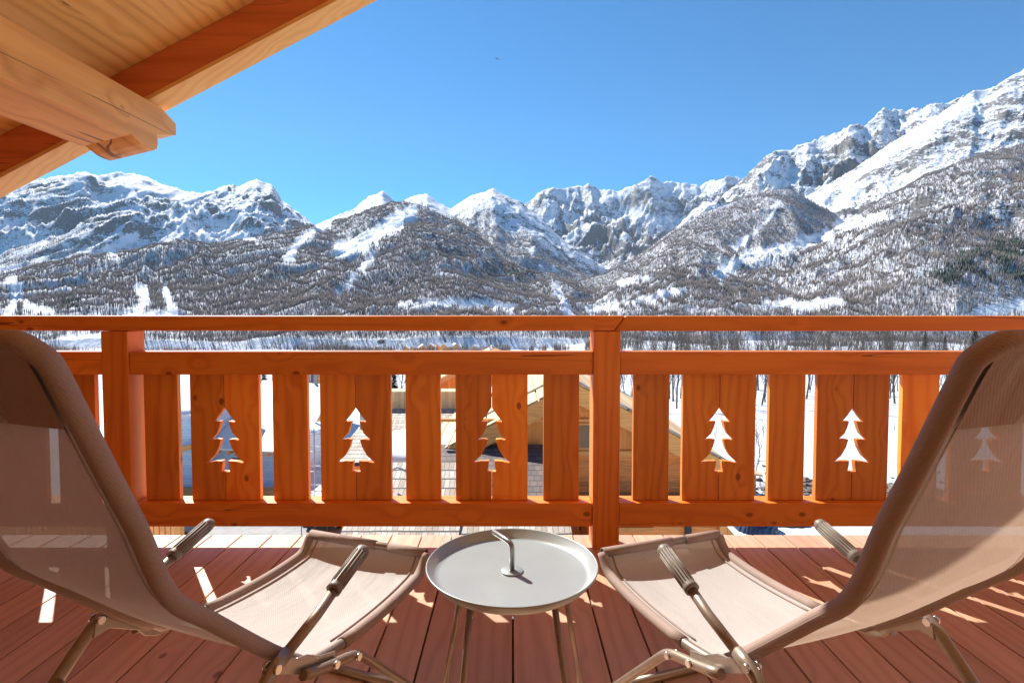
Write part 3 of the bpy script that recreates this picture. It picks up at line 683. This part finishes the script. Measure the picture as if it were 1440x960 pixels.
MB().box((-24.6, 33.8, -10.3), (-14.3, 34.7, -10.1)).build('scaffold_board', M['barge'], wh)
MB().box((-18.2, 35.55, -9.6), (-17.0, 35.75, -8.5)).build('window', M['glass'], wh)
# grey house, mast, scaffold
gh = empty('grey_house'); tag(gh, 'small grey rendered house behind the yellow mast', 'house')
MB().prism([(-22, GZ), (-17.5, GZ), (-17.5, -6.6), (-19.7, -5.4), (-22, -6.6)], lambda p: (p[0], 52, p[1]), lambda p: (p[0], 58, p[1])).build('wall', M['plaster'], gh)
MB().prism([(-22.4, -6.75), (-19.7, -5.3), (-17.1, -6.75), (-17.1, -6.55), (-19.7, -5.05), (-22.4, -6.55)], lambda p: (p[0], 51.6, p[1]), lambda p: (p[0], 58.4, p[1])).build('roof', M['slate'], gh)
MB().box((-20.3, 51.95, -8.3), (-19.7, 52.05, -7.4)).build('window', M['glass'], gh)
mt = empty('lattice_mast', (0, 0, 0)); tag(mt, 'yellow lattice crane mast rising behind the slats at the left', 'crane mast')
mx, my = -16.2, 46.0; wdt = .55
for sx in (0, 1):
    for sy in (0, 1): MB().tube([(mx+sx*wdt, my+sy*wdt, GZ-.5), (mx+sx*wdt, my+sy*wdt, -3.2)], .05, 6).build('mast_leg', M['yellow'], mt)
mb = MB()
for k in range(14):
    z = GZ+k*.5
    mb.tube([(mx, my, z), (mx+wdt, my, z+.5)], .025, 4); mb.tube([(mx+wdt, my+wdt, z), (mx, my+wdt, z+.5)], .025, 4); mb.tube([(mx, my, z), (mx+wdt, my, z)], .02, 4)
mb.build('bracing', M['yellow'], mt)
po = MB().tube([(-15.75, 43.5, GZ), (-15.75, 43.5, -3.6)], .13, 10).build('steel_pole', M['galv']); tag(po, 'grey steel pole in front of the yellow mast', 'pole')
sc = empty('scaffold'); tag(sc, 'grey tube scaffold standing left of the shingled roof', 'scaffold')
mb = MB()
for x in (-10.6, -9.9, -9.3):
    for y in (27.5, 28.5): MB().tube([(x, y, GZ), (x, y, -4.8)], .025, 6).build('standard', M['galv'], sc)
for z in (-9, -8, -7, -6, -5.1):
    for y in (27.5, 28.5): MB().tube([(-10.7, y, z), (-9.2, y, z)], .022, 6).build('ledger', M['galv'], sc)
# road
def sheet(name, pts, mat, dz):
    o = MB().add([(x, y, max(zat(x, y), GZ-2)+dz) for x, y in pts], [tuple(range(len(pts)))]).build(name, mat); return o
rp = [(-18, 19.5), (-12, 20.6), (-8, 21.0), (-4, 20.5), (-4, 27.5), (-7, 29.5), (-12, 28.6), (-18, 26.5)]
mb = MB(); n_ = 24
vs = []
for j in range(n_+1):
    for i in range(n_+1):
        s, t = i/n_, j/n_; x = -24+s*22; y = 25.0+1.0*math.sin(s*3)+t*7.5; vs.append((x, y, zat(x, y)+.05))
mb.add(vs, [(j*(n_+1)+i, j*(n_+1)+i+1, (j+1)*(n_+1)+i+1, (j+1)*(n_+1)+i) for j in range(n_) for i in range(n_)], True)
tag(mb.build('road', M['asphalt']), kind='structure')
print('road', zat(-12, 28), zat(-9.7, 27.6), zat(20, 34))
# van
def van():
    r = empty('parked_van', (-9.75, 27.6, zat(-9.75, 27.6)+.08), 0)
    tag(r, 'white van parked on the road, its rear towards the balcony', 'van')
    MB().prism([(-.86, .32), (.86, .32), (.88, .9), (.78, 1.75), (.62, 1.9), (-.62, 1.9), (-.78, 1.75), (-.88, .9)], lambda p: (p[0], 0, p[1]), lambda p: (p[0]*.97, 4.3, p[1]*.96)).build('body', M['white'], r, .04)
    MB().box((-.8, -.08, .32), (.8, .02, .55)).build('bumper', M['dark'], r, .02)
    w = MB().box((-.66, -.015, 1.15), (-.04, .02, 1.62)).build('rear_window', M['glass'], r); MB().box((.04, -.015, 1.15), (.66, .02, 1.62)).build('rear_window', M['glass'], r)
    MB().box((-.58, -.03, .72), (-.12, .02, .92)).build('number_plate', M['galv'], r); MB().box((.06, -.03, .7), (.14, .02, .98)).build('door_handle', M['dark'], r)
    for s in (-1, 1):
        MB().box((s*.80-.05, -.03, .75), (s*.80+.05, .03, 1.25)).build('tail_lamp', M['tail'], r)
        for y in (.75, 3.4):
            wh_ = MB().lathe([(.0, -.1), (.2, -.11), (.3, -.1), (.33, -.06), (.33, .06), (.3, .1), (.2, .11), (0, .1)], 20, Matrix.Translation((s*.8, y, .33)) @ Matrix.Rotation(PI/2, 4, 'Y')).build('wheel', M['rubber'], r)
    return r
van()
def car():
    r = empty('parked_car', (-17.9, 26.9, zat(-17.9, 26.9)+.08), R(-62)); tag(r, 'dark blue car parked below the left recliner arm', 'car')
    side = [(-2.1, .35), (2.05, .35), (2.1, .75), (1.3, .95), (.7, 1.4), (-.9, 1.45), (-1.7, 1.0), (-2.1, .9)]
    MB().prism([(-2.1, .32), (2.05, .32), (2.12, .7), (1.25, .92), (-1.7, .98), (-2.12, .85)], lambda p: (-.85, p[0], p[1]), lambda p: (.85, p[0], p[1])).build('body', M['car_blue'], r, .05)
    MB().hexa([(-.78, -1.6, .9), (.78, -1.6, .9), (.78, 1.2, .88), (-.78, 1.2, .88), (-.6, -1.0, 1.42), (.6, -1.0, 1.42), (.6, .5, 1.42), (-.6, .5, 1.42)]).build('windows', M['glass'], r, .04)
    MB().hexa([(-.61, -1.02, 1.415), (.61, -1.02, 1.415), (.61, .52, 1.415), (-.61, .52, 1.415), (-.56, -.95, 1.46), (.56, -.95, 1.46), (.56, .45, 1.46), (-.56, .45, 1.46)]).build('roof', M['car_blue'], r, .02)
    for s in (-1, 1):
        for y in (-1.3, 1.3): MB().lathe([(.0, -.1), (.2, -.11), (.3, -.1), (.32, -.06), (.32, .06), (.3, .1), (.2, .11), (0, .1)], 20, Matrix.Translation((s*.8, y, .32)) @ Matrix.Rotation(PI/2, 4, 'Y')).build('wheel', M['rubber'], r)
        MB().box((s*.6-.15, 2.05, .6), (s*.6+.15, 2.13, .74)).build('headlight', M['white'], r)
car()
# slatted screen at the left
ss_ = empty('slatted_screen'); tag(ss_, 'slatted timber screen of the neighbouring terrace, under the left recliner', 'fence')
for k in range(34): MB().box((-11.6+k*.125, 11.98, -4.9), (-11.52+k*.125, 12.02, -3.38)).build('slat', M['barge'], ss_)
MB().box((-11.7, 12.03, -3.42), (-7.3, 12.1, -3.34)).build('top_rail', M['barge'], ss_); MB().box((-7.4, 11.95, GZ), (-7.26, 12.1, -3.3)).build('post', M['barge'], ss_)
MB().box((-11.7, 12.1, GZ), (-7.4, 14.2, -5.2)).build('base', M['log'], ss_)
# shed and rubble at the right
sd = empty('timber_shed'); tag(sd, 'small timber shed on the earthy building plot right of the chalet', 'shed')
MB().box((12.4, 33.0, GZ-.5), (14.7, 35.0, -8.75)).build('wall', M['log'], sd)
MB().prism([(12.2, -8.45), (15.0, -8.75), (15.0, -8.85), (12.2, -8.55)], lambda p: (p[0], 32.8, p[1]), lambda p: (p[0], 35.2, p[1])).build('roof', M['plank_light'], sd)
def lump(name, x, y, sx, sy, sz, mat, seed, n=18):
    rn = random.Random(seed); vs = []
    for j in range(n+1):
        for i in range(n+1):
            a, b = i/n*2-1, j/n*2-1; r_ = math.hypot(a, b); hgt = max(0, 1-r_**2)**.6*sz*(.7+.6*rn.random())
            vs.append((x+a*sx, y+b*sy, zat(x+a*sx, y+b*sy)-.05+hgt))
    return MB().add(vs, [(j*(n+1)+i, j*(n+1)+i+1, (j+1)*(n+1)+i+1, (j+1)*(n+1)+i) for j in range(n) for i in range(n)], False).build(name, mat)
tag(lump('tarpaulin_heap', 12.6, 28.2, 1.1, 1.0, .9, M['tarp'], 3), 'blue black tarpaulin heap on the plot beyond the right recliner', 'tarpaulin')
tag(lump('earth_mound', 14.6, 29.6, 2.0, 1.2, .7, M['rubble'], 5), 'mound of dug earth and stones on the building plot', 'earth mound')
rb = MB(); rn = random.Random(9)
for k in range(520):
    x = rn.gauss(20.5, 4.2); y = rn.gauss(34.2, 1.7)
    if y < 31 or x < 15.2: continue
    s = rn.uniform(.06, .28); z = zat(x, y)
    vs = [(x+s*rn.uniform(.6, 1.2)*dx, y+s*rn.uniform(.6, 1.2)*dy, z+s*rn.uniform(.3, .7)*dz) for dx, dy, dz in ((-1,-1,-.3),(1,-1,-.3),(1,1,-.3),(-1,1,-.3),(-.7,-.7,1),(.7,-.7,1),(.7,.7,1),(-.7,.7,1))]
    rb.hexa(vs)
tag(rb.build('stones', M['rubble']), 'scattered stones and clods on the building plot', 'rubble', kind='stuff')
# far hamlet
hm = None
for k, (px, Y, s) in enumerate([(582, 640, .9), (594, 630, 1.0), (606, 620, 1.05), (617, 640, .95), (628, 615, 1.1), (640, 625, 1.05), (571, 560, .7), (668, 600, .9), (548, 640, .8), (530, 640, .7)]):
    x = (px-720)/F*Y; z = zat(x, Y)
    if k == 0:
        hm = empty('distant_chalet'); a = MB().prism([(-4, -2), (4, -2), (4, 4.2), (0, 7), (-4, 4.2)], lambda p: (p[0], -4, p[1]), lambda p: (p[0], 5, p[1])).build('wall', M['barge'], hm)
        b = MB().prism([(-5, 3.8), (0, 7.3), (5, 3.8), (5, 4.5), (0, 8.1), (-5, 4.5)], lambda p: (p[0], -5, p[1]), lambda p: (p[0], 6, p[1])).build('roof', M['snow'], hm); r = hm
    else:
        r = hm.copy(); COL.objects.link(r)
        for c0 in (a, b): c = c0.copy(); COL.objects.link(c); c.parent = r
    r.location = (x, Y, z); r.rotation_euler = (0, 0, (k*.9) % 1.2-.6); r.scale = (s, s, s)
    tag(r, 'tiny snow roofed chalet of the distant hamlet across the valley', 'chalet', 'chalets of the hamlet across the valley')

# ================================================================= BALCONY
YD = 2.467; YS = 2.512; ST_ = .027
dk = MB(); x = -4.046
bw = .1445
k0 = -36
for k in range(k0, 37):
    x0 = k*bw+.004+.004; dk.box((x0-.004+.002, -3.0, -.035), (x0+bw-.008, 2.630, 0))
deck = dk.build('balcony_deck', M['deck'], None, .0025); tag(deck, kind='structure')
sm = MB()
for k in range(-28, 29):
    for y in (2.535, .675):
        for dx in (.028, bw-.032):
            x0 = k*bw+dx; sm.lathe([(.0004, .0008), (.0036, .0008), (.0042, .0002)], 8, Matrix.Translation((x0, y, 0)))
sc_ = sm.build('deck_screws', M['galv']); tag(sc_, kind='structure')
fas = MB().box((-5.3, 2.45, -.30), (5.3, 2.60, -.037)).box((-5.3, .6, -.30), (5.3, .75, -.037)).build('deck_joists', M['rail_x']); tag(fas, kind='structure')
ub = MB().box((-5.3, -3.0, -.36), (5.3, 2.44, -.305)).build('deck_gap_backing', M['rail_x']); tag(ub, kind='structure')  # unseen slab added so no bright snow shows through the board gaps

rl = empty('balcony_railing'); tag(rl, 'orange larch balcony railing with fir tree cut-outs between its slats', 'railing')
def zpx(y): return P(720, y, YD).z
HZ0, HZ1 = .988, 1.055
# handrail: two lengths with a mitred joint over the middle post
def hand(poly): return MB().prism(poly, lambda p: (p[0], YD-.004, p[1]), lambda p: (p[0], YD+.126, p[1]))
jx0, jx1 = (864-720)/F*YD, (879-720)/F*YD
hand([(-4.6, HZ0), (jx0-.001, HZ0), (jx1-.001, HZ1), (-4.6, HZ1)]).build('handrail', M['rail_x'], rl, .008, 4)
hand([(jx0+.001, HZ0-.001), (4.6, HZ0-.001), (4.6, HZ1-.001), (jx1+.001, HZ1-.001)]).build('handrail', M['rail_x'], rl, .008, 4)
posts = [(-1.832, -1.714), (.364, .484), (2.60, 2.72), (-4.05, -3.93)]
for a, b in posts: MB().box((a, YD, .001), (b, YD+.118, HZ0-.002)).build('post', M['rail_z'], rl, .003)
bays = [(-1.712, .362), (.486, 2.598), (-3.928, -1.834)]
for a, b in bays:
    MB().box((a, YD+.008, .791), (b, YS+.03+.035, .893)).build('mid_rail', M['rail_x'], rl, .003)
    MB().box((a, YD+.008, .101), (b, YS+.03+.035, .209)).build('bottom_rail', M['rail_x'], rl, .003)
def slat(x0, x1): MB().box((x0, YS, .210), (x1, YS+ST_, .790)).build('slat', M['slat'], rl, .0015)
TREE = [(.0, .636), (.012, .621), (.026, .600), (.048, .574), (.046, .571), (.017, .574), (.024, .548), (.036, .518), (.064, .491), (.061, .487), (.040, .492), (.0185, .490), (.028, .455), (.050, .415), (.083, .3855), (.080, .381), (.050, .389), (.0125, .392), (.014, .372), (.0195, .342), (0, .342)]
def tree_board(xc, w, sgn, skew=0):
    g_ = .0017
    poly = [(g_, .790), (w, .790), (w, .210), (g_, .210)]+[(max(a, g_) if i else g_, z) for i, (a, z) in reversed(list(enumerate(TREE)))]
    MB().prism(poly, lambda p: (xc+sgn*p[0], YS, p[1]), lambda p: (xc+sgn*p[0], YS+ST_, p[1])).build('cutout_board', M['slat'], rl, .0012)
def X_(px): return (px-720)/F*YS*1.012
for a, b in [(205.5, 252.5), (385, 434), (571, 620), (764, 814), (890, 940), (1080, 1130), (1266, 1317), (1455, 1505), (84, 137), (16, 65), (-35, 15), (-103, -54), (-290, -240), (1640, 1690), (1830, 1880)]: slat(X_(a), X_(b))
for a, m_, b in [(270, 317.5, 366), (451.5, 501, 550.5), (641, 691.5, 742), (959, 1010.5, 1061), (1147, 1197.5, 1247.5), (1335, 1386, 1436), (-222, -172, -121), (1710, 1760, 1810)]:
    tree_board(X_(m_), X_(m_)-X_(a), -1); tree_board(X_(m_), X_(b)-X_(m_), 1)

# ---------------------------------------------------------------- roof overhang
rf = empty('roof_overhang'); tag(rf, 'wooden roof overhang with carved purlin and board ceiling above the balcony', 'roof')
RB = lambda x: 2.739+.51*x       # underside of the verge rafter
RI = lambda x: 2.891+.51*x       # underside of the ceiling boards
RX = 2.9                         # ridge
def ridge(f): return lambda x: f(x) if x <= RX else 2*f(RX)-f(x) if False else f(RX)-.51*(x-RX)
rb_, ri_ = ridge(RB), ridge(RI)
xs = [-6.5, RX, 7.5]
def strip(name, lo, hi, ya, yb, mat, bev=0):
    for a, b in ((xs[0], xs[1]), (xs[1], xs[2])):
        MB().prism([(a, lo(a)), (b, lo(b)), (b, hi(b)), (a, hi(a))], lambda p: (p[0], ya, p[1]), lambda p: (p[0], yb, p[1])).build(name, mat, rf, bev)
strip('rafter', lambda x: rb_(x)+.022, lambda x: ri_(x)+.02, 2.367, 2.489, M['rafter'])
strip('rafter_bottom_face', rb_, lambda x: rb_(x)+.02, 2.365, 2.493, M['rafter_bottom'], .002)  # thin layer in a paler wood, serves as the rafter's bottom face
strip('inner_rafter', lambda x: rb_(x)+.01, lambda x: ri_(x)+.02, -1.35, -1.22, M['rafter'])
strip('ceiling', lambda x: ri_(x)+.022, lambda x: ri_(x)+.05, -3.6, 2.50, M['ceil'])
strip('roof_snow', lambda x: ri_(x)+.055, lambda x: ri_(x)+.33, -3.6, 2.44, M['snow'])
# purlin: 20 x 26 cm beam, tilted with the roof, its outer end carved
BR = Vector((-1.4595, 0, H+0.6665)); ew = Vector((-0.1812, 0, -0.0433)); eh = Vector((-.235, 0, .972)).normalized()
prof = [(-3.6000, 0.0000), (2.1437, 0.0000), (2.1499, 0.0106), (2.1614, 0.0088), (2.1791, -0.0018), (2.2100, -0.0141), (2.2454, -0.0194), (2.2851, -0.0177), (2.3117, -0.0035), (2.3267, 0.0212), (2.3338, 0.0486), (2.3382, 0.0619), (2.4752, 0.1043), (2.4885, 0.1105), (2.5150, 0.1687), (2.4222, 0.2084), (-3.6000, 0.2084)]
MB().prism(prof, lambda p: BR+Vector((0, p[0], 0))+eh*p[1], lambda p: BR+ew+Vector((0, p[0], 0))+eh*p[1]).build('purlin', M['beam'], rf, .003)

hw = MB().box((-7, -1.75, -10), (7.5, -1.55, 3.3)).build('added_house_wall', wood('added_wall_planks', (.92, .62, .30), (.75, .42, .16), 0, boards=(2, .16), rough=.6)); tag(hw, 'unseen golden plank wall added behind the recliners to warm and darken the shade', 'added wall')  # out of view, added so the balcony shade turns warmer and darker
# ---------------------------------------------------------------- side table
TR, TY, TZ = .22, 1.406, .4326
tb = empty('side_table', (0, TY, 0)); tag(tb, 'round grey tray side table with a bent carrying handle between the recliners', 'side table')
fz = TZ-.026
prof = [(.0005, fz), (.186, fz), (.195, fz+.001), (.2015, fz+.005), (.2165, TZ-.002), (.2185, TZ), (.2205, TZ-.0015), (.2205, TZ-.004), (.204, fz+.001), (.199, fz-.004), (.19, fz-.005), (.0005, fz-.005)]
MB().lathe(prof, 128).build('tray', M['tray'], tb)
hd = MB().tube(fillet([(0, 0, fz+.004), (0, 0, fz+.073), (-.05, .055, fz+.082)], .016, 6), .0068, 14).build('handle', M['rod'], tb)
MB().lathe([(.0005, fz+.0005), (.029, fz+.0005), (.029, fz+.003), (.027, fz+.0045), (.0005, fz+.0045)], 48).build('handle_base', M['tray'], hd)
MB().lathe([(.133, fz-.006), (.145, fz-.006), (.145, fz-.016), (.133, fz-.016), (.133, fz-.006)], 64).build('support_ring', M['leg_metal'], tb)
def table_leg(p0, p1): MB().tube([p0, p1], .0080, 10).build('leg', M['leg_metal'], tb)
for (ax_, ay_), (bx_, by_) in [((-.098, -.09), (-.135, -.16)), ((-.125, .06), (-.192, .12)), ((.100, -.09), (.150, -.16)), ((.132, .06), (.196, .12))]:
    table_leg((ax_, ay_, fz-.012), (bx_, by_, .002))

# ---------------------------------------------------------------- recliners
WX = .213
SEAT = [(0.0, .322), (.12, .300), (.30, .288), (.44, .292), (.49, .305), (.525, .345)]
BACK = [(0.0, .322), (-.10, .41), (-.235, .545), (-.31, .625), (-.36, .755), (-.397, .842), (-.430, .922), (-.462, 1.0), (-.48, 1.034)]
def smooth(pts, n=4):
    """Catmull-Rom through the points"""
    P_ = [Vector((a, b)) for a, b in pts]; P_ = [P_[0]*2-P_[1]]+P_+[P_[-1]*2-P_[-2]]; out = []
    for i in range(1, len(P_)-2):
        for k in range(n):
            t = k/n; a, b, c, d = P_[i-1:i+3]
            out.append(.5*((2*b)+(c-a)*t+(2*a-5*b+4*c-d)*t*t+(3*b-a-3*c+d)*t**3))
    out.append(P_[-2]); return out
def make_recliner(label):
    r = empty('recliner'); tag(r, label, 'recliner', 'folding sling recliners')
    sb, ss2 = smooth(BACK), smooth(SEAT)
    def sheetmesh(path, w, sag, mb, off=0.0):
        n = len(path); m = 14; vs = []
        for i, p in enumerate(path):
            a = path[max(i-1, 0)]; b = path[min(i+1, n-1)]; t = (b-a).normalized(); nn = Vector((-t.y, t.x))
            e = max(0.0, math.sin(PI*i/(n-1)))**.5 if sag else 0
            for k in range(m+1):
                s = k/m*2-1; d = -sag*(1-s*s)*e+off
                sgn = 1 if nn.y > 0 else -1
                q = p+nn*sgn*d; vs.append((s*w, q.x, q.y))
        return mb.add(vs, [(i*(m+1)+k, i*(m+1)+k+1, (i+1)*(m+1)+k+1, (i+1)*(m+1)+k) for i in range(n-1) for k in range(m)], True)
    full_back = sb; full_seat = ss2
    sheetmesh([p for p in full_back if p.x < -.03], WX-.004, .016, MB()).build('back_sling', M['sling'], r)
    st_ = [p for p in full_seat if p.x > .01]
    sheetmesh(st_, WX-.004, .014, MB()).build('seat_sling', M['sling'], r)
    # pillow pocket at the top: a second, padded layer
    top = [p for p in full_back if p.y > .905]
    hp = sheetmesh(top, WX-.02, .0, MB(), .012); hp = sheetmesh(top, WX-.02, .0, hp, -.012)
    hp.build('head_pocket', M['sleeve'], r)
    # sleeves round the tubes
    side = [p for p in full_back if p.x < -.012]
    loop = [(-WX, p.x, p.y) for p in side[:-3]]
    e = full_back[-1]; loop += [(-WX+.004, side[-3].x, side[-3].y), (-WX+.03, e.x-.004, e.y+.006), (WX-.03, e.x-.004, e.y+.006), (WX-.004, side[-3].x, side[-3].y)]
    loop += [(WX, p.x, p.y) for p in reversed(side[:-3])]
    n_s = len(side)-3
    lp = [Vector(q) for q in loop[:n_s]]+fillet(loop[n_s-1:n_s+5], .028, 6)[1:-1]+[Vector(q) for q in loop[n_s+4:]]
    MB().tube(lp, .0150, 16).build('back_sleeve', M['sleeve'], r)
    for s in (-1, 1):
        x = s*WX
        sq = [(x, p.x, p.y) for p in full_seat if p.x > .10]
        MB().tube(sq, .0145, 14).build('seat_sleeve', M['sling' if False else 'sleeve'], r)
        # bare tube through both
        MB().tube([(x, p.x, p.y) for p in reversed(full_back) if p.x > -.2]+[(x, p.x, p.y) for p in full_seat[1:] if p.x < .4], .0115, 12).build('side_tube', M['frame'], r)
        # stitched hem: a fold lying beside each sleeve
        hm_ = [(s*(WX-.034), p.x, p.y) for p in full_back if p.x < -.04 and p.y < .93]
        n = len(hm_); mb = MB(); vs = []
        for i, q in enumerate(hm_):
            vs += [(q[0]-.010, q[1], q[2]-.010), (q[0]+.010, q[1], q[2]-.010)]
        MB().tube([(q[0], q[1]-.001, q[2]-.003) for q in hm_], .0022, 6).build('back_hem', M['sleeve'], r)
        seat_h = [(s*(WX-.032), p.x, p.y) for p in full_seat if p.x > .10]
        MB().tube([(q[0], q[1], q[2]-.001) for q in seat_h], .0026, 6).build('seat_hem', M['sleeve'], r)
        xo = s*(WX+.030)
        # arm and ribbed grip
        arm = [(xo, -.09, .408), (xo, .0, .438), (xo, .075, .472)]
        MB().tube(arm, .0112, 12).build('arm_tube', M['frame'], r)
        d = Vector((0, .125, .05)).normalized(); a0 = Vector((xo, .052, .464)); g_ = MB(); L = .132; nr_ = 28
        rr = []
        pts = []
        for i in range(17):
            t = i/16; pts.append(a0+d*L*t); rr.append(.0158+(.0012 if i in (0, 1, 14) else 0) if t < .9 else .0158*math.sqrt(max(.05, 1-((t-.9)/.1)**2*.9)))
        g_.tube(pts, rr, 20)
        for k in range(14):
            w = 2*PI*k/14; sd_ = Vector((1, 0, 0)); up_ = d.cross(sd_)
            o_ = (sd_*math.cos(w)+up_*math.sin(w))*.0159
            g_.tube([a0+d*.018+o_, a0+d*(L-.022)+o_], .0017, 5)
        g_.build('arm_grip', M['grip'], r)
        # pivot plates
        pl = [(-.055, .345), (-.03, .312), (.0, .296), (.05, .290), (.07, .298), (.07, .316), (.02, .335), (-.02, .362), (-.05, .372)]
        MB().prism(pl, lambda p: (s*(WX+.0215), p[0], p[1]), lambda p: (s*(WX+.0165), p[0], p[1])).build('pivot_plate', M['plate'], r, .0015)
        fl_ = fillet([(xo, -.045, .335), (xo, .02, .31), (xo, .14, .272), (xo, .40, .012)], .035)
        MB().tube(fl_, .0112, 12).build('leg', M['frame'], r)
        rl_ = fillet([(xo, -.088, .4085), (xo, -.135, .394), (xo, -.215, .314), (xo, -.47, .012)], .04, 6)
        MB().tube(rl_, .0125, 12, flat=1.15).build('leg', M['frame'], r)
        MB().prism([(-.145, .372), (-.11, .375), (-.02, .318), (.0, .325), (.0, .350), (-.03, .358), (-.10, .405), (-.14, .402)], lambda p: (xo-s*.008, p[0], p[1]), lambda p: (xo-s*.014, p[0], p[1])).build('arm_bracket', M['plate'], r, .0015)
        for (y, z) in ((-.128, .402), (.045, .305), (.125, .275)):
            MB().tube([(xo+s*.010, y, z), (xo+s*.0165, y, z)], .0085, 12).build('bolt', M['bolt'], r)
            MB().tube([(xo-s*.010, y, z), (xo-s*.0165, y, z)], .0085, 12).build('bolt', M['bolt'], r)
    # top, foot and floor bars
    f = full_seat[-1]
    MB().tube([(-WX, f.x, f.y), (.035, f.x, f.y)], .0145, 14).build('foot_sleeve', M['sleeve'], r)
    MB().tube([(.085, f.x, f.y), (WX, f.x, f.y)], .0145, 14).build('foot_sleeve', M['sleeve'], r)
    MB().tube([(-WX, f.x, f.y), (WX, f.x, f.y)], .011, 12).build('foot_bar', M['frame'], r)
    xo = WX+.030
    MB().tube(fillet([(-xo, -.215, .318), (-xo+.05, -.222, .305), (xo-.05, -.222, .305), (xo, -.215, .318)], .04), .011, 12).build('cross_bar', M['frame'], r)
    MB().tube([(-xo, .40, .0125), (xo, .40, .0125)], .0125, 12).build('floor_bar', M['frame'], r)
    MB().tube([(-xo, -.47, .0125), (xo, -.47, .0125)], .0125, 12).build('floor_bar', M['frame'], r)
    return r
r1 = make_recliner('taupe sling recliner on the left of the tray table, its back wholly in shade')
r1.location = (-.640, 1.2295, 0); r1.rotation_euler = (0, 0, R(-20))
r2 = r1.copy(); COL.objects.link(r2)
for ch_ in list(r1.children):
    c = ch_.copy(); COL.objects.link(c); c.parent = r2
r2.location = (.645, 1.228, 0); r2.rotation_euler = (0, 0, R(18.8)); r2['label'] = 'taupe sling recliner on the right of the tray table, sun glowing through its lower back'

# ---------------------------------------------------------------- bird
bd = empty('flying_bird', P(699, 83, 70)); tag(bd, 'tiny dark bird gliding high in the blue sky', 'bird')
bd.rotation_euler = (0, R(12), R(30))
body = MB(); prof = [(.001, -.20), (.03, -.16), (.05, -.08), (.055, 0), (.045, .08), (.03, .13), (.032, .16), (.02, .19), (.001, .215)]
body.lathe(prof, 12, Matrix.Rotation(-PI/2, 4, 'X'))
for s in (-1, 1):
    body.hexa([(s*.03, -.05, 0), (s*.22, -.03, .05), (s*.22, .07, .05), (s*.03, .08, 0), (s*.03, -.05, .012), (s*.22, -.03, .06), (s*.22, .07, .06), (s*.03, .08, .012)])
    body.hexa([(s*.22, -.03, .05), (s*.42, -.10, .02), (s*.42, -.07, .02), (s*.22, .07, .05), (s*.22, -.03, .06), (s*.42, -.10, .025), (s*.42, -.07, .025), (s*.22, .07, .06)])
body.hexa([(-.05, -.32, 0), (.05, -.32, 0), (.02, -.16, 0), (-.02, -.16, 0), (-.05, -.32, .01), (.05, -.32, .01), (.02, -.16, .02), (-.02, -.16, .02)])
body.build('body', M['dark'], bd)

# ================================================================= LIGHT, SKY, CAMERA
SUN_AZ, SUN_EL = R(-37), R(42.3)
w = bpy.data.worlds.new('World'); S.world = w; w.use_nodes = True; nt = w.node_tree; nt.nodes.clear()
sky = nt.nodes.new('ShaderNodeTexSky'); sky.sky_type = 'NISHITA'; sky.sun_disc = False; sky.sun_elevation = SUN_EL; sky.sun_rotation = SUN_AZ % (2*PI)
sky.altitude = 1600; sky.air_density = 1.0; sky.dust_density = .25; sky.ozone_density = 2.2
bg = nt.nodes.new('ShaderNodeBackground'); bg.inputs[1].default_value = .06
wo = nt.nodes.new('ShaderNodeOutputWorld'); tint = nt.nodes.new('ShaderNodeMix'); tint.data_type = 'RGBA'; tint.blend_type = 'MULTIPLY'; tint.inputs[0].default_value = 1; tint.inputs[7].default_value = (.34, .97, 1.30, 1); nt.links.new(sky.outputs[0], tint.inputs[6]); nt.links.new(tint.outputs[2], bg.inputs[0]); nt.links.new(bg.outputs[0], wo.inputs[0])
sd_ = Vector((math.sin(SUN_AZ)*math.cos(SUN_EL), math.cos(SUN_AZ)*math.cos(SUN_EL), math.sin(SUN_EL)))
L = bpy.data.lights.new('sun', 'SUN'); L.energy = 4.6; L.angle = R(.5); L.color = (1, .95, .87)
lo = bpy.data.objects.new('sun', L); COL.objects.link(lo); lo.rotation_euler = (-sd_).to_track_quat('-Z', 'Y').to_euler(); lo.location = (-5, 5, 12)

HZ = 1
if HZ:
    hb = MB().box((-9500, -220, -75), (9500, 8200, 2600)).build('haze', None); tag(hb, kind='stuff', label='thin blue mountain air between the balcony and the far peaks', cat='haze')
    m = bpy.data.materials.new('haze_air'); m.use_nodes = True; n_ = m.node_tree; n_.nodes.clear()
    v = n_.nodes.new('ShaderNodeVolumePrincipled'); v.inputs['Color'].default_value = (.62, .78, 1, 1); v.inputs['Density'].default_value = 2.4e-5; v.inputs['Anisotropy'].default_value = .1
    oo = n_.nodes.new('ShaderNodeOutputMaterial'); n_.links.new(v.outputs[0], oo.inputs['Volume']); hb.data.materials.append(m)

cam = bpy.data.cameras.new('camera'); co = bpy.data.objects.new('camera', cam); COL.objects.link(co); S.camera = co
cam.sensor_width = 36; cam.lens = 36*F/1440; cam.clip_start = .05; cam.clip_end = 30000
co.location = (0, 0, H); co.rotation_euler = (R(90)-TH, 0, 0); cam.shift_y = -(480-CY)/1440
S.view_settings.view_transform = 'Standard'; S.view_settings.look = 'None'; S.view_settings.gamma = 1; S.view_settings.use_curve_mapping = False
S.view_settings.exposure = 1.05
S.render.resolution_x = 1024; S.render.resolution_y = 682
S.render.engine = 'CYCLES'; S.cycles.volume_bounces = 0; S.cycles.transparent_max_bounces = 8
